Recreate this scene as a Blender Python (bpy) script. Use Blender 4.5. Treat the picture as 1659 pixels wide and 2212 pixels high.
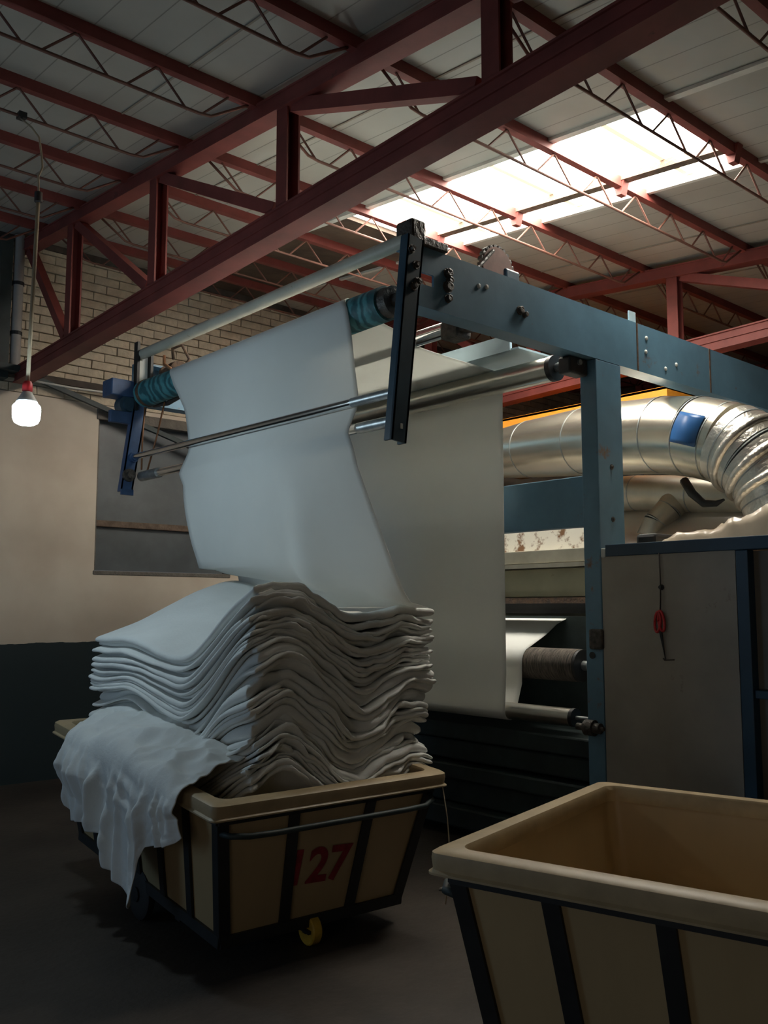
import bpy, math, random
import numpy as np
from mathutils import Vector, Matrix, noise as mnoise
random.seed(7); np.random.seed(7)
for o in list(bpy.data.objects): bpy.data.objects.remove(o)
sc = bpy.context.scene
COL = sc.collection
R = math.radians

# ------------------------------------------------------------------ camera
cd = bpy.data.cameras.new('camera'); cam = bpy.data.objects.new('camera', cd); COL.objects.link(cam)
PITCH = math.atan(209/1980.0); AZ = R(48.7)
cam.location = (0, 0, 1.5)
cam.rotation_euler = (math.pi/2 + PITCH, 0, AZ - math.pi/2)
cd.sensor_fit = 'VERTICAL'; cd.sensor_height = 36.0; cd.lens = 36.0*1980/2212
cd.clip_start = 0.05; cd.clip_end = 200
sc.camera = cam
# ------------------------------------------------------------------ world, light, exposure
w = bpy.data.worlds.new('world'); sc.world = w; w.use_nodes = True
w.node_tree.nodes['Background'].inputs[0].default_value = (0.62, 0.74, 0.95, 1)
w.node_tree.nodes['Background'].inputs[1].default_value = 0.3
vs = sc.view_settings
vs.view_transform = 'Standard'; vs.look = 'None'; vs.gamma = 1.0; vs.use_curve_mapping = False
vs.exposure = -0.1
SKY_L = 30.0          # skylight panes
BULB_L = 118.0        # lamp globe
def area(name, loc, target, sx, sy, power, col):
    l = bpy.data.lights.new(name, 'AREA'); l.shape = 'RECTANGLE'; l.size = sx; l.size_y = sy
    l.energy = power; l.color = col
    o = bpy.data.objects.new(name, l); COL.objects.link(o); o.location = loc
    o.rotation_euler = (Vector(target)-Vector(loc)).to_track_quat('-Z', 'Y').to_euler()
    return o
# cool fill lamp added at an assumed, unseen gateway behind the camera (wall_back opening)
area('fill_cool', (-3.85, 6.6, 1.55), (3.0, 6.2, 1.55), 2.5, 2.6, 27, (0.38, 0.68, 1.0))
# warm fill lamp added to brighten the tubs, at an invented opening
area('fill_warm', (-3.85, -0.6, 1.7), (3.0, 1.2, 1.0), 3.0, 2.0, 11, (1.0, 0.86, 0.66))

# ------------------------------------------------------------------ materials
MATS = {}
def nd(nt, t, x=0, y=0):
    n = nt.nodes.new(t); n.location = (x, y); return n
def mat(name, col, rough=0.6, metal=0.0, var=0.0, vscale=6.0, bump=0.0, bscale=40.0, col2=None, spot=None,
        spot_t=0.62, spot_scale=5.0, emit=None, estr=0.0, stretch=None, spec=None, transl=0.0, coat=0.0):
    """principled surface; var = value variation, col2 = second colour mixed by noise, spot = dirt/rust patches"""
    m = bpy.data.materials.new(name); m.use_nodes = True; nt = m.node_tree
    b = nt.nodes['Principled BSDF']; L = nt.links
    b.inputs['Base Color'].default_value = (*col, 1)
    b.inputs['Roughness'].default_value = rough; b.inputs['Metallic'].default_value = metal
    if spec is not None: b.inputs['Specular IOR Level'].default_value = spec
    if coat: b.inputs['Coat Weight'].default_value = coat
    tc = nd(nt, 'ShaderNodeTexCoord', -1200); src = tc.outputs['Object']
    if stretch:
        mp = nd(nt, 'ShaderNodeMapping', -1000); mp.inputs['Scale'].default_value = stretch
        L.new(src, mp.inputs['Vector']); src = mp.outputs['Vector']
    last = None
    if var or col2:
        n = nd(nt, 'ShaderNodeTexNoise', -800); n.inputs['Scale'].default_value = vscale
        n.inputs['Detail'].default_value = 6; n.inputs['Roughness'].default_value = 0.6
        L.new(src, n.inputs['Vector'])
        r = nd(nt, 'ShaderNodeValToRGB', -600)
        c2 = col2 if col2 else tuple(c*(1-var) for c in col)
        c1 = col if col2 else tuple(min(1, c*(1+var)) for c in col)
        r.color_ramp.elements[0].position = 0.32; r.color_ramp.elements[1].position = 0.68
        r.color_ramp.elements[0].color = (*c2, 1); r.color_ramp.elements[1].color = (*c1, 1)
        L.new(n.outputs['Fac'], r.inputs['Fac']); last = r.outputs['Color']
    if spot:
        n2 = nd(nt, 'ShaderNodeTexNoise', -800, -300); n2.inputs['Scale'].default_value = spot_scale
        n2.inputs['Detail'].default_value = 8; n2.inputs['Roughness'].default_value = 0.68
        L.new(src, n2.inputs['Vector'])
        r2 = nd(nt, 'ShaderNodeValToRGB', -600, -300)
        r2.color_ramp.elements[0].position = spot_t; r2.color_ramp.elements[1].position = min(1, spot_t+0.08)
        r2.color_ramp.elements[0].color = (0, 0, 0, 1); r2.color_ramp.elements[1].color = (1, 1, 1, 1)
        L.new(n2.outputs['Fac'], r2.inputs['Fac'])
        mx = nd(nt, 'ShaderNodeMix', -300, -200); mx.data_type = 'RGBA'
        L.new(r2.outputs['Color'], mx.inputs[0])
        if last: L.new(last, mx.inputs[6])
        else: mx.inputs[6].default_value = (*col, 1)
        mx.inputs[7].default_value = (*spot, 1); last = mx.outputs[2]
    if last: L.new(last, b.inputs['Base Color'])
    if bump:
        n3 = nd(nt, 'ShaderNodeTexNoise', -800, -600); n3.inputs['Scale'].default_value = bscale
        n3.inputs['Detail'].default_value = 5
        L.new(src, n3.inputs['Vector'])
        bp = nd(nt, 'ShaderNodeBump', -300, -600); bp.inputs['Strength'].default_value = bump
        bp.inputs['Distance'].default_value = 0.02
        L.new(n3.outputs['Fac'], bp.inputs['Height']); L.new(bp.outputs['Normal'], b.inputs['Normal'])
    if emit:
        b.inputs['Emission Color'].default_value = (*emit, 1); b.inputs['Emission Strength'].default_value = estr
    if transl:
        out = nt.nodes['Material Output']
        tr = nd(nt, 'ShaderNodeBsdfTranslucent', 0, -300); tr.inputs['Color'].default_value = (*col, 1)
        ms = nd(nt, 'ShaderNodeMixShader', 200); ms.inputs[0].default_value = transl
        L.new(b.outputs[0], ms.inputs[1]); L.new(tr.outputs[0], ms.inputs[2]); L.new(ms.outputs[0], out.inputs['Surface'])
    MATS[name] = m
    return m

mat('red_oxide', (0.21, 0.046, 0.038), 0.6, var=0.25, vscale=3, spot=(0.10, 0.03, 0.025), spot_t=0.66, spot_scale=6)
mat('dark_rod', (0.17, 0.075, 0.055), 0.7, var=0.3, vscale=8)
mat('roof_brown', (0.13, 0.085, 0.055), 0.8, col2=(0.05, 0.033, 0.024), vscale=2.5, bump=0.4, bscale=12)
mat('brick_paint', (0.62, 0.53, 0.40), 0.85, var=0.2, vscale=5, bump=0.5, bscale=30, spot=(0.30, 0.25, 0.20), spot_t=0.66, spot_scale=3)
mat('mortar', (0.30, 0.26, 0.21), 0.95, var=0.2, vscale=6)
mat('grime_strip', (0.075, 0.06, 0.05), 0.9, var=0.5, vscale=4)
mat('concrete', (0.16, 0.145, 0.125), 0.9, var=0.2, vscale=8, bump=0.5)
mat('blue_paint', (0.115, 0.235, 0.335), 0.42, var=0.16, vscale=3, spot=(0.18, 0.10, 0.05), spot_t=0.62, spot_scale=4.5, bump=0.05, bscale=15)
mat('dark_blue_shaded', (0.035, 0.075, 0.11), 0.45, var=0.25, vscale=5)  # blue paint darkened as backlit shade on the near arm; also dark fittings
mat('cobalt_paint', (0.045, 0.09, 0.19), 0.45, var=0.25, vscale=7, spot=(0.05, 0.04, 0.04), spot_t=0.66)
mat('cabinet_blue', (0.014, 0.05, 0.095), 0.45, var=0.15, vscale=4)
mat('pale_blue', (0.42, 0.56, 0.62), 0.45, var=0.06, vscale=4)
mat('pale_plate', (0.62, 0.66, 0.64), 0.5, var=0.1, vscale=9)
mat('black_steel', (0.018, 0.019, 0.02), 0.5, var=0.3, vscale=9)
mat('greasy', (0.03, 0.026, 0.022), 0.45, col2=(0.10, 0.085, 0.07), vscale=30, bump=0.5)
mat('rusty', (0.14, 0.08, 0.045), 0.8, col2=(0.05, 0.035, 0.03), vscale=25, bump=0.5)
mat('chrome', (0.72, 0.73, 0.74), 0.16, 1.0, var=0.06, vscale=20)
mat('steel_roller', (0.62, 0.59, 0.52), 0.28, 1.0, var=0.06, vscale=10)
mat('dull_steel', (0.40, 0.43, 0.44), 0.4, 0.8, var=0.25, vscale=18)
mat('pipe_paint', (0.48, 0.46, 0.38), 0.5, var=0.12, vscale=4, spot=(0.26, 0.17, 0.08), spot_t=0.63, spot_scale=7)
mat('aluminium', (0.72, 0.68, 0.58), 0.27, 0.95, var=0.06, vscale=4, bump=0.04, bscale=9)
mat('aluminium_dull', (0.55, 0.52, 0.44), 0.42, 0.9, var=0.12, vscale=6, bump=0.06, bscale=9)
mat('foil_tape', (0.78, 0.75, 0.68), 0.3, 0.9, bump=0.35, bscale=35)
mat('stainless', (0.70, 0.66, 0.63), 0.36, 0.95, var=0.04, vscale=2, bump=0.03, bscale=3)
mat('blue_tape', (0.03, 0.13, 0.36), 0.35)
mat('orange_paint', (0.78, 0.30, 0.03), 0.45, var=0.06)
mat('cloth', (0.83, 0.84, 0.81), 0.9, var=0.025, vscale=3, bump=0.05, bscale=160, spec=0.15, transl=0.30)
mat('cloth_fold', (0.83, 0.84, 0.81), 0.9, var=0.03, vscale=5, bump=0.12, bscale=60, spec=0.15)
mat('tub_plastic', (0.47, 0.345, 0.185), 0.38, var=0.08, vscale=3, stretch=(1, 1, 0.35), bump=0.05, bscale=8)
mat('tub_rim', (0.45, 0.345, 0.20), 0.45, var=0.12, vscale=9, bump=0.06, bscale=25)
mat('red_ink', (0.30, 0.018, 0.028), 0.7, var=0.35, vscale=20)
mat('yellow_wheel', (0.62, 0.40, 0.04), 0.5, var=0.2, vscale=20)
mat('rubber', (0.02, 0.018, 0.017), 0.7)
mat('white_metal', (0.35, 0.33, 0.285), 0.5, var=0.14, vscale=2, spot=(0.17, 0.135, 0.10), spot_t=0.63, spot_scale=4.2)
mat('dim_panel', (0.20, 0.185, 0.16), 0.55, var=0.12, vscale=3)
mat('plastic_film', (0.70, 0.60, 0.46), 0.22, var=0.15, vscale=5, transl=0.25, coat=0.3)
mat('dryer_cream', (0.46, 0.42, 0.28), 0.45, var=0.1, vscale=3, spot=(0.24, 0.16, 0.09), spot_t=0.64, spot_scale=5)
mat('dryer_peel', (0.80, 0.76, 0.66), 0.4, spot=(0.22, 0.115, 0.06), spot_t=0.50, spot_scale=6)
mat('dryer_steel', (0.34, 0.32, 0.26), 0.45, 0.5, var=0.15, vscale=5)
mat('machine_dark', (0.03, 0.045, 0.045), 0.55, var=0.3, vscale=5)
mat('brush_wrap', (0.16, 0.13, 0.10), 0.75, col2=(0.02, 0.016, 0.015), vscale=14, stretch=(1, 7, 1), bump=0.5)
mat('window_dark', (0.11, 0.125, 0.135), 0.32, var=0.2, vscale=2.5)
mat('wood_rail', (0.15, 0.105, 0.075), 0.8, var=0.35, vscale=12, bump=0.4)
mat('red_plastic', (0.55, 0.03, 0.035), 0.4)
mat('lamp_white', (0.75, 0.75, 0.73), 0.4)
mat('cord_beige', (0.46, 0.37, 0.25), 0.7, var=0.1)
mat('cord_dark', (0.05, 0.04, 0.035), 0.7)
mat('copper_wire', (0.25, 0.11, 0.05), 0.5, 0.3)
mat('lamp_globe', (1, 1, 1), 0.4, emit=(0.70, 0.89, 1.0), estr=BULB_L)
mat('sky_pane', (0.9, 0.9, 0.85), 0.5, emit=(1.0, 0.945, 0.83), estr=SKY_L)
mat('sky_bar', (0.80, 0.66, 0.32), 0.7, emit=(1.0, 0.86, 0.55), estr=1.1)  # glow stands in for daylight passing through the sheet overlaps
mat('flashing', (0.66, 0.64, 0.58), 0.45, var=0.1)
mat('drain_pipe', (0.34, 0.32, 0.30), 0.5, var=0.15, vscale=3)
mat('lint', (0.5, 0.47, 0.42), 0.95)

def teal_wrap():
    m = bpy.data.materials.new('teal_wrap'); m.use_nodes = True; nt = m.node_tree; L = nt.links
    b = nt.nodes['Principled BSDF']; b.inputs['Roughness'].default_value = 0.6
    tc = nd(nt, 'ShaderNodeTexCoord'); wv = nd(nt, 'ShaderNodeTexWave'); wv.bands_direction = 'Y'
    wv.inputs['Scale'].default_value = 4.0; wv.inputs['Distortion'].default_value = 9; wv.inputs['Detail'].default_value = 4
    wv.inputs['Detail Scale'].default_value = 1.6
    r = nd(nt, 'ShaderNodeValToRGB'); e = r.color_ramp.elements
    e[0].color = (0.02, 0.10, 0.12, 1); e[1].color = (0.07, 0.26, 0.29, 1); e[0].position = .25; e[1].position = .8
    L.new(tc.outputs['Object'], wv.inputs['Vector']); L.new(wv.outputs['Fac'], r.inputs['Fac']); L.new(r.outputs['Color'], b.inputs['Base Color'])
    bp = nd(nt, 'ShaderNodeBump'); bp.inputs['Strength'].default_value = .4; bp.inputs['Distance'].default_value = .01
    L.new(wv.outputs['Fac'], bp.inputs['Height']); L.new(bp.outputs['Normal'], b.inputs['Normal'])
    MATS['teal_wrap'] = m
teal_wrap()
def roof_mat():
    m = bpy.data.materials.new('roof_white'); m.use_nodes = True; nt = m.node_tree; L = nt.links
    b = nt.nodes['Principled BSDF']; b.inputs['Roughness'].default_value = 0.38
    tc = nd(nt, 'ShaderNodeTexCoord')
    n = nd(nt, 'ShaderNodeTexNoise'); n.inputs['Scale'].default_value = 1.3; n.inputs['Detail'].default_value = 6
    r = nd(nt, 'ShaderNodeValToRGB'); r.color_ramp.elements[0].color = (0.36, 0.345, 0.30, 1); r.color_ramp.elements[1].color = (0.48, 0.465, 0.415, 1)
    r.color_ramp.elements[0].position = .3; r.color_ramp.elements[1].position = .7
    L.new(tc.outputs['Object'], n.inputs['Vector']); L.new(n.outputs['Fac'], r.inputs['Fac']); wv = nd(nt, 'ShaderNodeTexWave'); wv.bands_direction = 'X'; wv.wave_profile = 'SAW'; wv.inputs['Scale'].default_value = 1.57
    L.new(tc.outputs['Object'], wv.inputs['Vector'])
    gr = nd(nt, 'ShaderNodeValToRGB'); gr.color_ramp.elements[0].position = .955; gr.color_ramp.elements[1].position = .975
    L.new(wv.outputs['Fac'], gr.inputs['Fac'])
    gm = nd(nt, 'ShaderNodeMix'); gm.data_type = 'RGBA'; L.new(gr.outputs['Color'], gm.inputs[0]); L.new(r.outputs['Color'], gm.inputs[6]); gm.inputs[7].default_value = (.22, .205, .175, 1)
    L.new(gm.outputs[2], b.inputs['Base Color'])
    bp = nd(nt, 'ShaderNodeBump'); bp.inputs['Strength'].default_value = .25; bp.inputs['Distance'].default_value = .012
    L.new(wv.outputs['Fac'], bp.inputs['Height']); L.new(bp.outputs['Normal'], b.inputs['Normal'])
    MATS['roof_white'] = m
roof_mat()
def wall_mat():
    m = bpy.data.materials.new('wall_plaster'); m.use_nodes = True; nt = m.node_tree; L = nt.links
    b = nt.nodes['Principled BSDF']; b.inputs['Roughness'].default_value = 0.75
    tc = nd(nt, 'ShaderNodeTexCoord'); sx = nd(nt, 'ShaderNodeSeparateXYZ'); L.new(tc.outputs['Object'], sx.inputs[0])
    n = nd(nt, 'ShaderNodeTexNoise'); n.inputs['Scale'].default_value = 7; n.inputs['Detail'].default_value = 5
    L.new(tc.outputs['Object'], n.inputs['Vector'])
    ma = nd(nt, 'ShaderNodeMath'); ma.operation = 'MULTIPLY_ADD'; ma.inputs[1].default_value = 0.035
    L.new(n.outputs['Fac'], ma.inputs[0]); L.new(sx.outputs['Z'], ma.inputs[2])
    gt = nd(nt, 'ShaderNodeMath'); gt.operation = 'GREATER_THAN'; gt.inputs[1].default_value = 1.215
    L.new(ma.outputs[0], gt.inputs[0])
    n2 = nd(nt, 'ShaderNodeTexNoise'); n2.inputs['Scale'].default_value = 1.6; n2.inputs['Detail'].default_value = 7
    L.new(tc.outputs['Object'], n2.inputs['Vector'])
    r = nd(nt, 'ShaderNodeValToRGB'); r.color_ramp.elements[0].color = (0.56, 0.465, 0.37, 1); r.color_ramp.elements[1].color = (0.70, 0.615, 0.505, 1)
    r.color_ramp.elements[0].position = .3; r.color_ramp.elements[1].position = .65
    L.new(n2.outputs['Fac'], r.inputs['Fac'])
    # small scuffs and flaked patches
    n3 = nd(nt, 'ShaderNodeTexNoise'); n3.inputs['Scale'].default_value = 9; n3.inputs['Detail'].default_value = 9; n3.inputs['Roughness'].default_value = .75
    L.new(tc.outputs['Object'], n3.inputs['Vector'])
    r3 = nd(nt, 'ShaderNodeValToRGB'); r3.color_ramp.elements[0].position = .695; r3.color_ramp.elements[1].position = .71
    L.new(n3.outputs['Fac'], r3.inputs['Fac'])
    m3 = nd(nt, 'ShaderNodeMix'); m3.data_type = 'RGBA'; L.new(r3.outputs['Color'], m3.inputs[0]); L.new(r.outputs['Color'], m3.inputs[6])
    m3.inputs[7].default_value = (.22, .17, .13, 1)
    mx = nd(nt, 'ShaderNodeMix'); mx.data_type = 'RGBA'
    L.new(gt.outputs[0], mx.inputs[0]); mx.inputs[6].default_value = (0.020, 0.034, 0.038, 1); L.new(m3.outputs[2], mx.inputs[7])
    L.new(mx.outputs[2], b.inputs['Base Color'])
    bp = nd(nt, 'ShaderNodeBump'); bp.inputs['Strength'].default_value = .25; bp.inputs['Distance'].default_value = .02
    L.new(n2.outputs['Fac'], bp.inputs['Height']); L.new(bp.outputs['Normal'], b.inputs['Normal'])
    MATS['wall_plaster'] = m
wall_mat()
def floor_mat():
    m = bpy.data.materials.new('floor_concrete'); m.use_nodes = True; nt = m.node_tree; L = nt.links
    b = nt.nodes['Principled BSDF']; b.inputs['Roughness'].default_value = 0.7
    tc = nd(nt, 'ShaderNodeTexCoord')
    n = nd(nt, 'ShaderNodeTexNoise'); n.inputs['Scale'].default_value = 1.1; n.inputs['Detail'].default_value = 9; n.inputs['Roughness'].default_value = .65
    L.new(tc.outputs['Object'], n.inputs['Vector'])
    r = nd(nt, 'ShaderNodeValToRGB'); r.color_ramp.elements[0].color = (0.030, 0.024, 0.020, 1); r.color_ramp.elements[1].color = (0.085, 0.066, 0.052, 1)
    r.color_ramp.elements[0].position = .3; r.color_ramp.elements[1].position = .7
    L.new(n.outputs['Fac'], r.inputs['Fac']); L.new(r.outputs['Color'], b.inputs['Base Color'])
    n2 = nd(nt, 'ShaderNodeTexNoise'); n2.inputs['Scale'].default_value = 25; n2.inputs['Detail'].default_value = 6
    L.new(tc.outputs['Object'], n2.inputs['Vector'])
    bp = nd(nt, 'ShaderNodeBump'); bp.inputs['Strength'].default_value = .35; bp.inputs['Distance'].default_value = .01
    L.new(n2.outputs['Fac'], bp.inputs['Height']); L.new(bp.outputs['Normal'], b.inputs['Normal'])
    MATS['floor_concrete'] = m
floor_mat()

# ------------------------------------------------------------------ mesh helpers
def wloc(o):
    v = Vector((0, 0, 0))
    while o is not None:
        v += o.location; o = o.parent
    return v
class MB:
    def __init__(s): s.v = []; s.f = []
    def add(s, vs_, fs):
        n = len(s.v); s.v += [tuple(p) for p in vs_]; s.f += [tuple(i+n for i in f) for f in fs]; return s
    def box(s, x0, x1, y0, y1, z0, z1):
        return s.add([(x0,y0,z0),(x1,y0,z0),(x1,y1,z0),(x0,y1,z0),(x0,y0,z1),(x1,y0,z1),(x1,y1,z1),(x0,y1,z1)],
                     [(0,3,2,1),(4,5,6,7),(0,1,5,4),(1,2,6,5),(2,3,7,6),(3,0,4,7)])
    def bar(s, p0, p1, w, h, up=(0, 0, 1)):
        """square bar, w sideways, h along up"""
        p0 = Vector(p0); p1 = Vector(p1); d = (p1-p0).normalized(); u = Vector(up)
        sd = d.cross(u).normalized(); u = sd.cross(d).normalized()
        q = []
        for p in (p0, p1):
            for a, b in ((-1,-1),(1,-1),(1,1),(-1,1)): q.append(p + sd*a*w/2 + u*b*h/2)
        return s.add(q, [(0,3,2,1),(4,5,6,7),(0,1,5,4),(1,2,6,5),(2,3,7,6),(3,0,4,7)])
    def channel(s, p0, p1, w, h, t, up=(0, 0, 1), side=1):
        """C section: web plate plus two flanges"""
        p0 = Vector(p0); p1 = Vector(p1); d = (p1-p0).normalized(); u = Vector(up)
        sd = d.cross(u).normalized()*side; u = (sd.cross(d).normalized())*side
        s.bar(p0 - sd*(w/2-t/2), p1 - sd*(w/2-t/2), t, h, u)
        s.bar(p0 + u*(h/2-t/2) + sd*t/2, p1 + u*(h/2-t/2) + sd*t/2, w-t, t, u)
        s.bar(p0 - u*(h/2-t/2) + sd*t/2, p1 - u*(h/2-t/2) + sd*t/2, w-t, t, u)
        return s
    def tube(s, pts, r, n=10, caps=True):
        pts = [Vector(p) for p in pts]; rr = r if isinstance(r, (list, tuple)) else [r]*len(pts)
        base = len(s.v); prev = None
        for i, p in enumerate(pts):
            d = (pts[min(i+1, len(pts)-1)] - pts[max(i-1, 0)]).normalized()
            if prev is None:
                a = Vector((0, 0, 1)) if abs(d.z) < .9 else Vector((1, 0, 0))
                u = d.cross(a).normalized()
            else:
                u = (prev - d*prev.dot(d)).normalized()
            prev = u; v = d.cross(u)
            for k in range(n):
                t = 2*math.pi*k/n; s.v.append(tuple(p + u*math.cos(t)*rr[i] + v*math.sin(t)*rr[i]))
        for i in range(len(pts)-1):
            for k in range(n):
                a = base+i*n+k; b = base+i*n+(k+1) % n
                s.f.append((a, b, b+n, a+n))
        if caps:
            s.f.append(tuple(base+k for k in range(n))[::-1]); s.f.append(tuple(base+(len(pts)-1)*n+k for k in range(n)))
        return s
    def lathe(s, c, axis, prof, n=24):
        """prof = [(t along axis, radius)]"""
        c = Vector(c); ax = Vector(axis).normalized()
        return s.tube([c+ax*t for t, _ in prof], [max(r_, 1e-4) for _, r_ in prof], n) if len({round(t, 5) for t, _ in prof}) == len(prof) else s._lathe(c, ax, prof, n)
    def _lathe(s, c, ax, prof, n):
        a = Vector((0, 0, 1)) if abs(ax.z) < .9 else Vector((1, 0, 0))
        u = ax.cross(a).normalized(); v = ax.cross(u); base = len(s.v)
        for t, r_ in prof:
            r_ = max(r_, 1e-4)
            for k in range(n):
                q = 2*math.pi*k/n; s.v.append(tuple(c + ax*t + u*math.cos(q)*r_ + v*math.sin(q)*r_))
        for i in range(len(prof)-1):
            for k in range(n):
                p = base+i*n+k; q = base+i*n+(k+1) % n; s.f.append((p, q, q+n, p+n))
        s.f.append(tuple(base+k for k in range(n))[::-1]); s.f.append(tuple(base+(len(prof)-1)*n+k for k in range(n)))
        return s
    def prism(s, poly, axis, a0, a1):
        """poly in the two other axes (cyclic order), extruded along axis 'x','y','z'"""
        k = 'xyz'.index(axis); n = len(poly); q = []
        for a in (a0, a1):
            for p in poly:
                c = [0, 0, 0]; c[k] = a; c[(k+1) % 3] = p[0]; c[(k+2) % 3] = p[1]; q.append(tuple(c))
        return s.add(q, [tuple(range(n))[::-1], tuple(range(n, 2*n))] + [(i, (i+1) % n, n+(i+1) % n, n+i) for i in range(n)])
    def grid(s, P):
        """P[i][j] rows of points"""
        nr, nc = len(P), len(P[0]); b = len(s.v)
        for row in P: s.v += [tuple(p) for p in row]
        for i in range(nr-1):
            for j in range(nc-1):
                a = b+i*nc+j; s.f.append((a, a+1, a+nc+1, a+nc))
        return s
    def build(s, name, m, parent=None, smooth=False, bevel=0, local=False, solid=0):
        me = bpy.data.meshes.new(name)
        off = Vector((0, 0, 0)) if (local or parent is None) else wloc(parent)
        me.from_pydata([tuple(Vector(p)-off) for p in s.v], [], s.f); me.validate(); me.update()
        o = bpy.data.objects.new(name, me); COL.objects.link(o)
        me.materials.append(MATS[m])
        if parent is not None: o.parent = parent
        if smooth:
            me.polygons.foreach_set('use_smooth', [True]*len(me.polygons))
            if smooth == 'auto': 
                md = o.modifiers.new('es', 'EDGE_SPLIT'); md.split_angle = R(40)
        if bevel:
            md = o.modifiers.new('bevel', 'BEVEL'); md.width = bevel; md.segments = 2; md.limit_method = 'ANGLE'; md.angle_limit = R(40)
        if solid:
            md = o.modifiers.new('solid', 'SOLIDIFY'); md.thickness = solid; md.offset = 0
        return o
def bx(name, m, parent, *b, bevel=0):
    return MB().box(*b).build(name, m, parent, bevel=bevel)
def tag(o, label=None, cat=None, group=None, kind=None):
    if label: o['label'] = label
    if cat: o['category'] = cat
    if group: o['group'] = group
    if kind: o['kind'] = kind
    return o
def thing(name, loc=(0, 0, 0), label=None, cat=None, group=None, kind=None):
    o = bpy.data.objects.new(name, None); COL.objects.link(o); o.location = loc; o.empty_display_size = .1
    return tag(o, label, cat, group, kind)
def share(src, name, parent, loc, scale=None, rot=None):
    o = bpy.data.objects.new(name, src.data); COL.objects.link(o); o.parent = parent; o.location = loc
    if scale: o.scale = scale
    if rot: o.rotation_euler = rot
    return o

# ------------------------------------------------------------------ the hall
YW = 8.18; YR = -3.2; XB = -4.0; XF = 15.0
def zr(y): return 4.45 + .095*(y-4)
fl = MB().box(XB-.2, XF+.2, YR-.2, YW+.3, -.2, 0).build('floor', 'floor_concrete'); tag(fl, 'dark stained concrete floor of the workshop', kind='structure')
wl = thing('wall_left', (2, YW, 0), 'cream plastered side wall with dark dado and bare brick top', kind='structure')
WX0, WX1, WZ0, WZ1 = 3.6, 5.05, 1.83, 3.33
m_ = MB()
m_.box(XB, WX0, YW, YW+.25, 0, 3.42).box(WX1, XF, YW, YW+.25, 0, 3.42).box(WX0, WX1, YW, YW+.25, 0, WZ0).box(WX0, WX1, YW, YW+.25, WZ1, 3.42)
pl = m_.build('plaster', 'wall_plaster', wl)
bx('mortar_backing', 'mortar', wl, XB, XF, YW+.025, YW+.25, 3.42, 5.3)
# bricks of the wall head
BL, BH = .252, .083
cand = []
for i in range(22):
    z = 3.425 + i*BH
    for k in range(-3, 26):
        x = 2.0 + k*BL + (BL/2 if i % 2 else 0)
        if z + BH < zr(YW) + .03 and 2.35 < x < 6.9: cand.append((x, z))
cand.sort(key=lambda p: (p[0]-3.9)**2 + (2.0*(p[1]-3.95))**2)
protos = []
for k in range(4):
    b = MB(); j = [random.uniform(-.004, .004) for _ in range(8)]
    L_, H_, D_ = BL-.006, BH-.009, .04
    b.add([(0+j[0], 0, 0), (L_+j[1], 0, 0+j[2]*.5), (L_, D_, 0), (0, D_, 0), (0+j[3], 0, H_+j[4]*.5), (L_+j[5], 0, H_), (L_, D_, H_), (0, D_, H_)],
          [(0,3,2,1),(4,5,6,7),(0,1,5,4),(1,2,6,5),(2,3,7,6),(3,0,4,7)])
    protos.append(b)
pm = [None]*4
rest = MB()
for n, (x, z) in enumerate(cand):
    k = random.randrange(4); loc = (x-2, -.008+random.uniform(-.005, .006), z)
    if n < 298:
        if pm[k] is None:
            o = protos[k].build('brick', 'brick_paint', wl, local=True, bevel=.004); o.location = loc; pm[k] = o
        else:
            o = share(pm[k], 'brick', wl, loc)
            md = o.modifiers.new('bevel', 'BEVEL'); md.width = .004; md.segments = 2
        o.rotation_euler = (0, random.uniform(-.006, .006), random.uniform(-.01, .01))
    else:
        rest.add([(p[0]+loc[0], p[1]+loc[1], p[2]+loc[2]) for p in protos[k].v], protos[k].f)
# the rest of the courses, beyond the piece limit
for i in range(20):
    z = 3.425 + i*BH
    for k in range(-3, 52):
        x = 2.0 + k*BL + (BL/2 if i % 2 else 0)
        if z + BH < zr(YW)+.03 and not (2.35 < x < 6.9):
            rest.add([(p[0]+x-2, p[1]-.006, p[2]+z) for p in protos[k % 4].v], protos[k % 4].f)
tag(rest.build('brick_courses', 'brick_paint', wl, local=True), 'outlying whitewashed brick courses', kind='stuff')
# sooty wall plate under the roof and mid-height conduit
sp = MB()
sp.box(2.0, 12, YW-.03, YW+.02, zr(YW)-.06, zr(YW)+.05).build('wall_plate', 'grime_strip', wl)
# other walls
gw = MB().box(XB-.2, XB, YR, -2.2, 0, 5.2).box(XB-.2, XB, -2.2, 1.0, 0, .65).box(XB-.2, XB, -2.2, 1.0, 2.75, 5.2).box(XB-.2, XB, 1.0, 5.3, 0, 5.2).box(XB-.2, XB, 7.9, YW, 0, 5.2).box(XB-.2, XB, 5.3, 7.9, 2.9, 5.2).build('wall_back', 'concrete')  # both openings are assumed, added to go with the fill lamps
tag(gw, 'unseen concrete end wall with two openings added for the fill lamps', kind='structure')
tag(MB().box(XB, XF, YR-.2, YR, 0, 4.2).build('wall_right', 'concrete'), 'plastered low side wall', kind='structure')
tag(MB().box(XF, XF+.2, YR, YW, 0, 5.4).build('wall_far', 'concrete'), 'grey far end wall', kind='structure')

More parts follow.
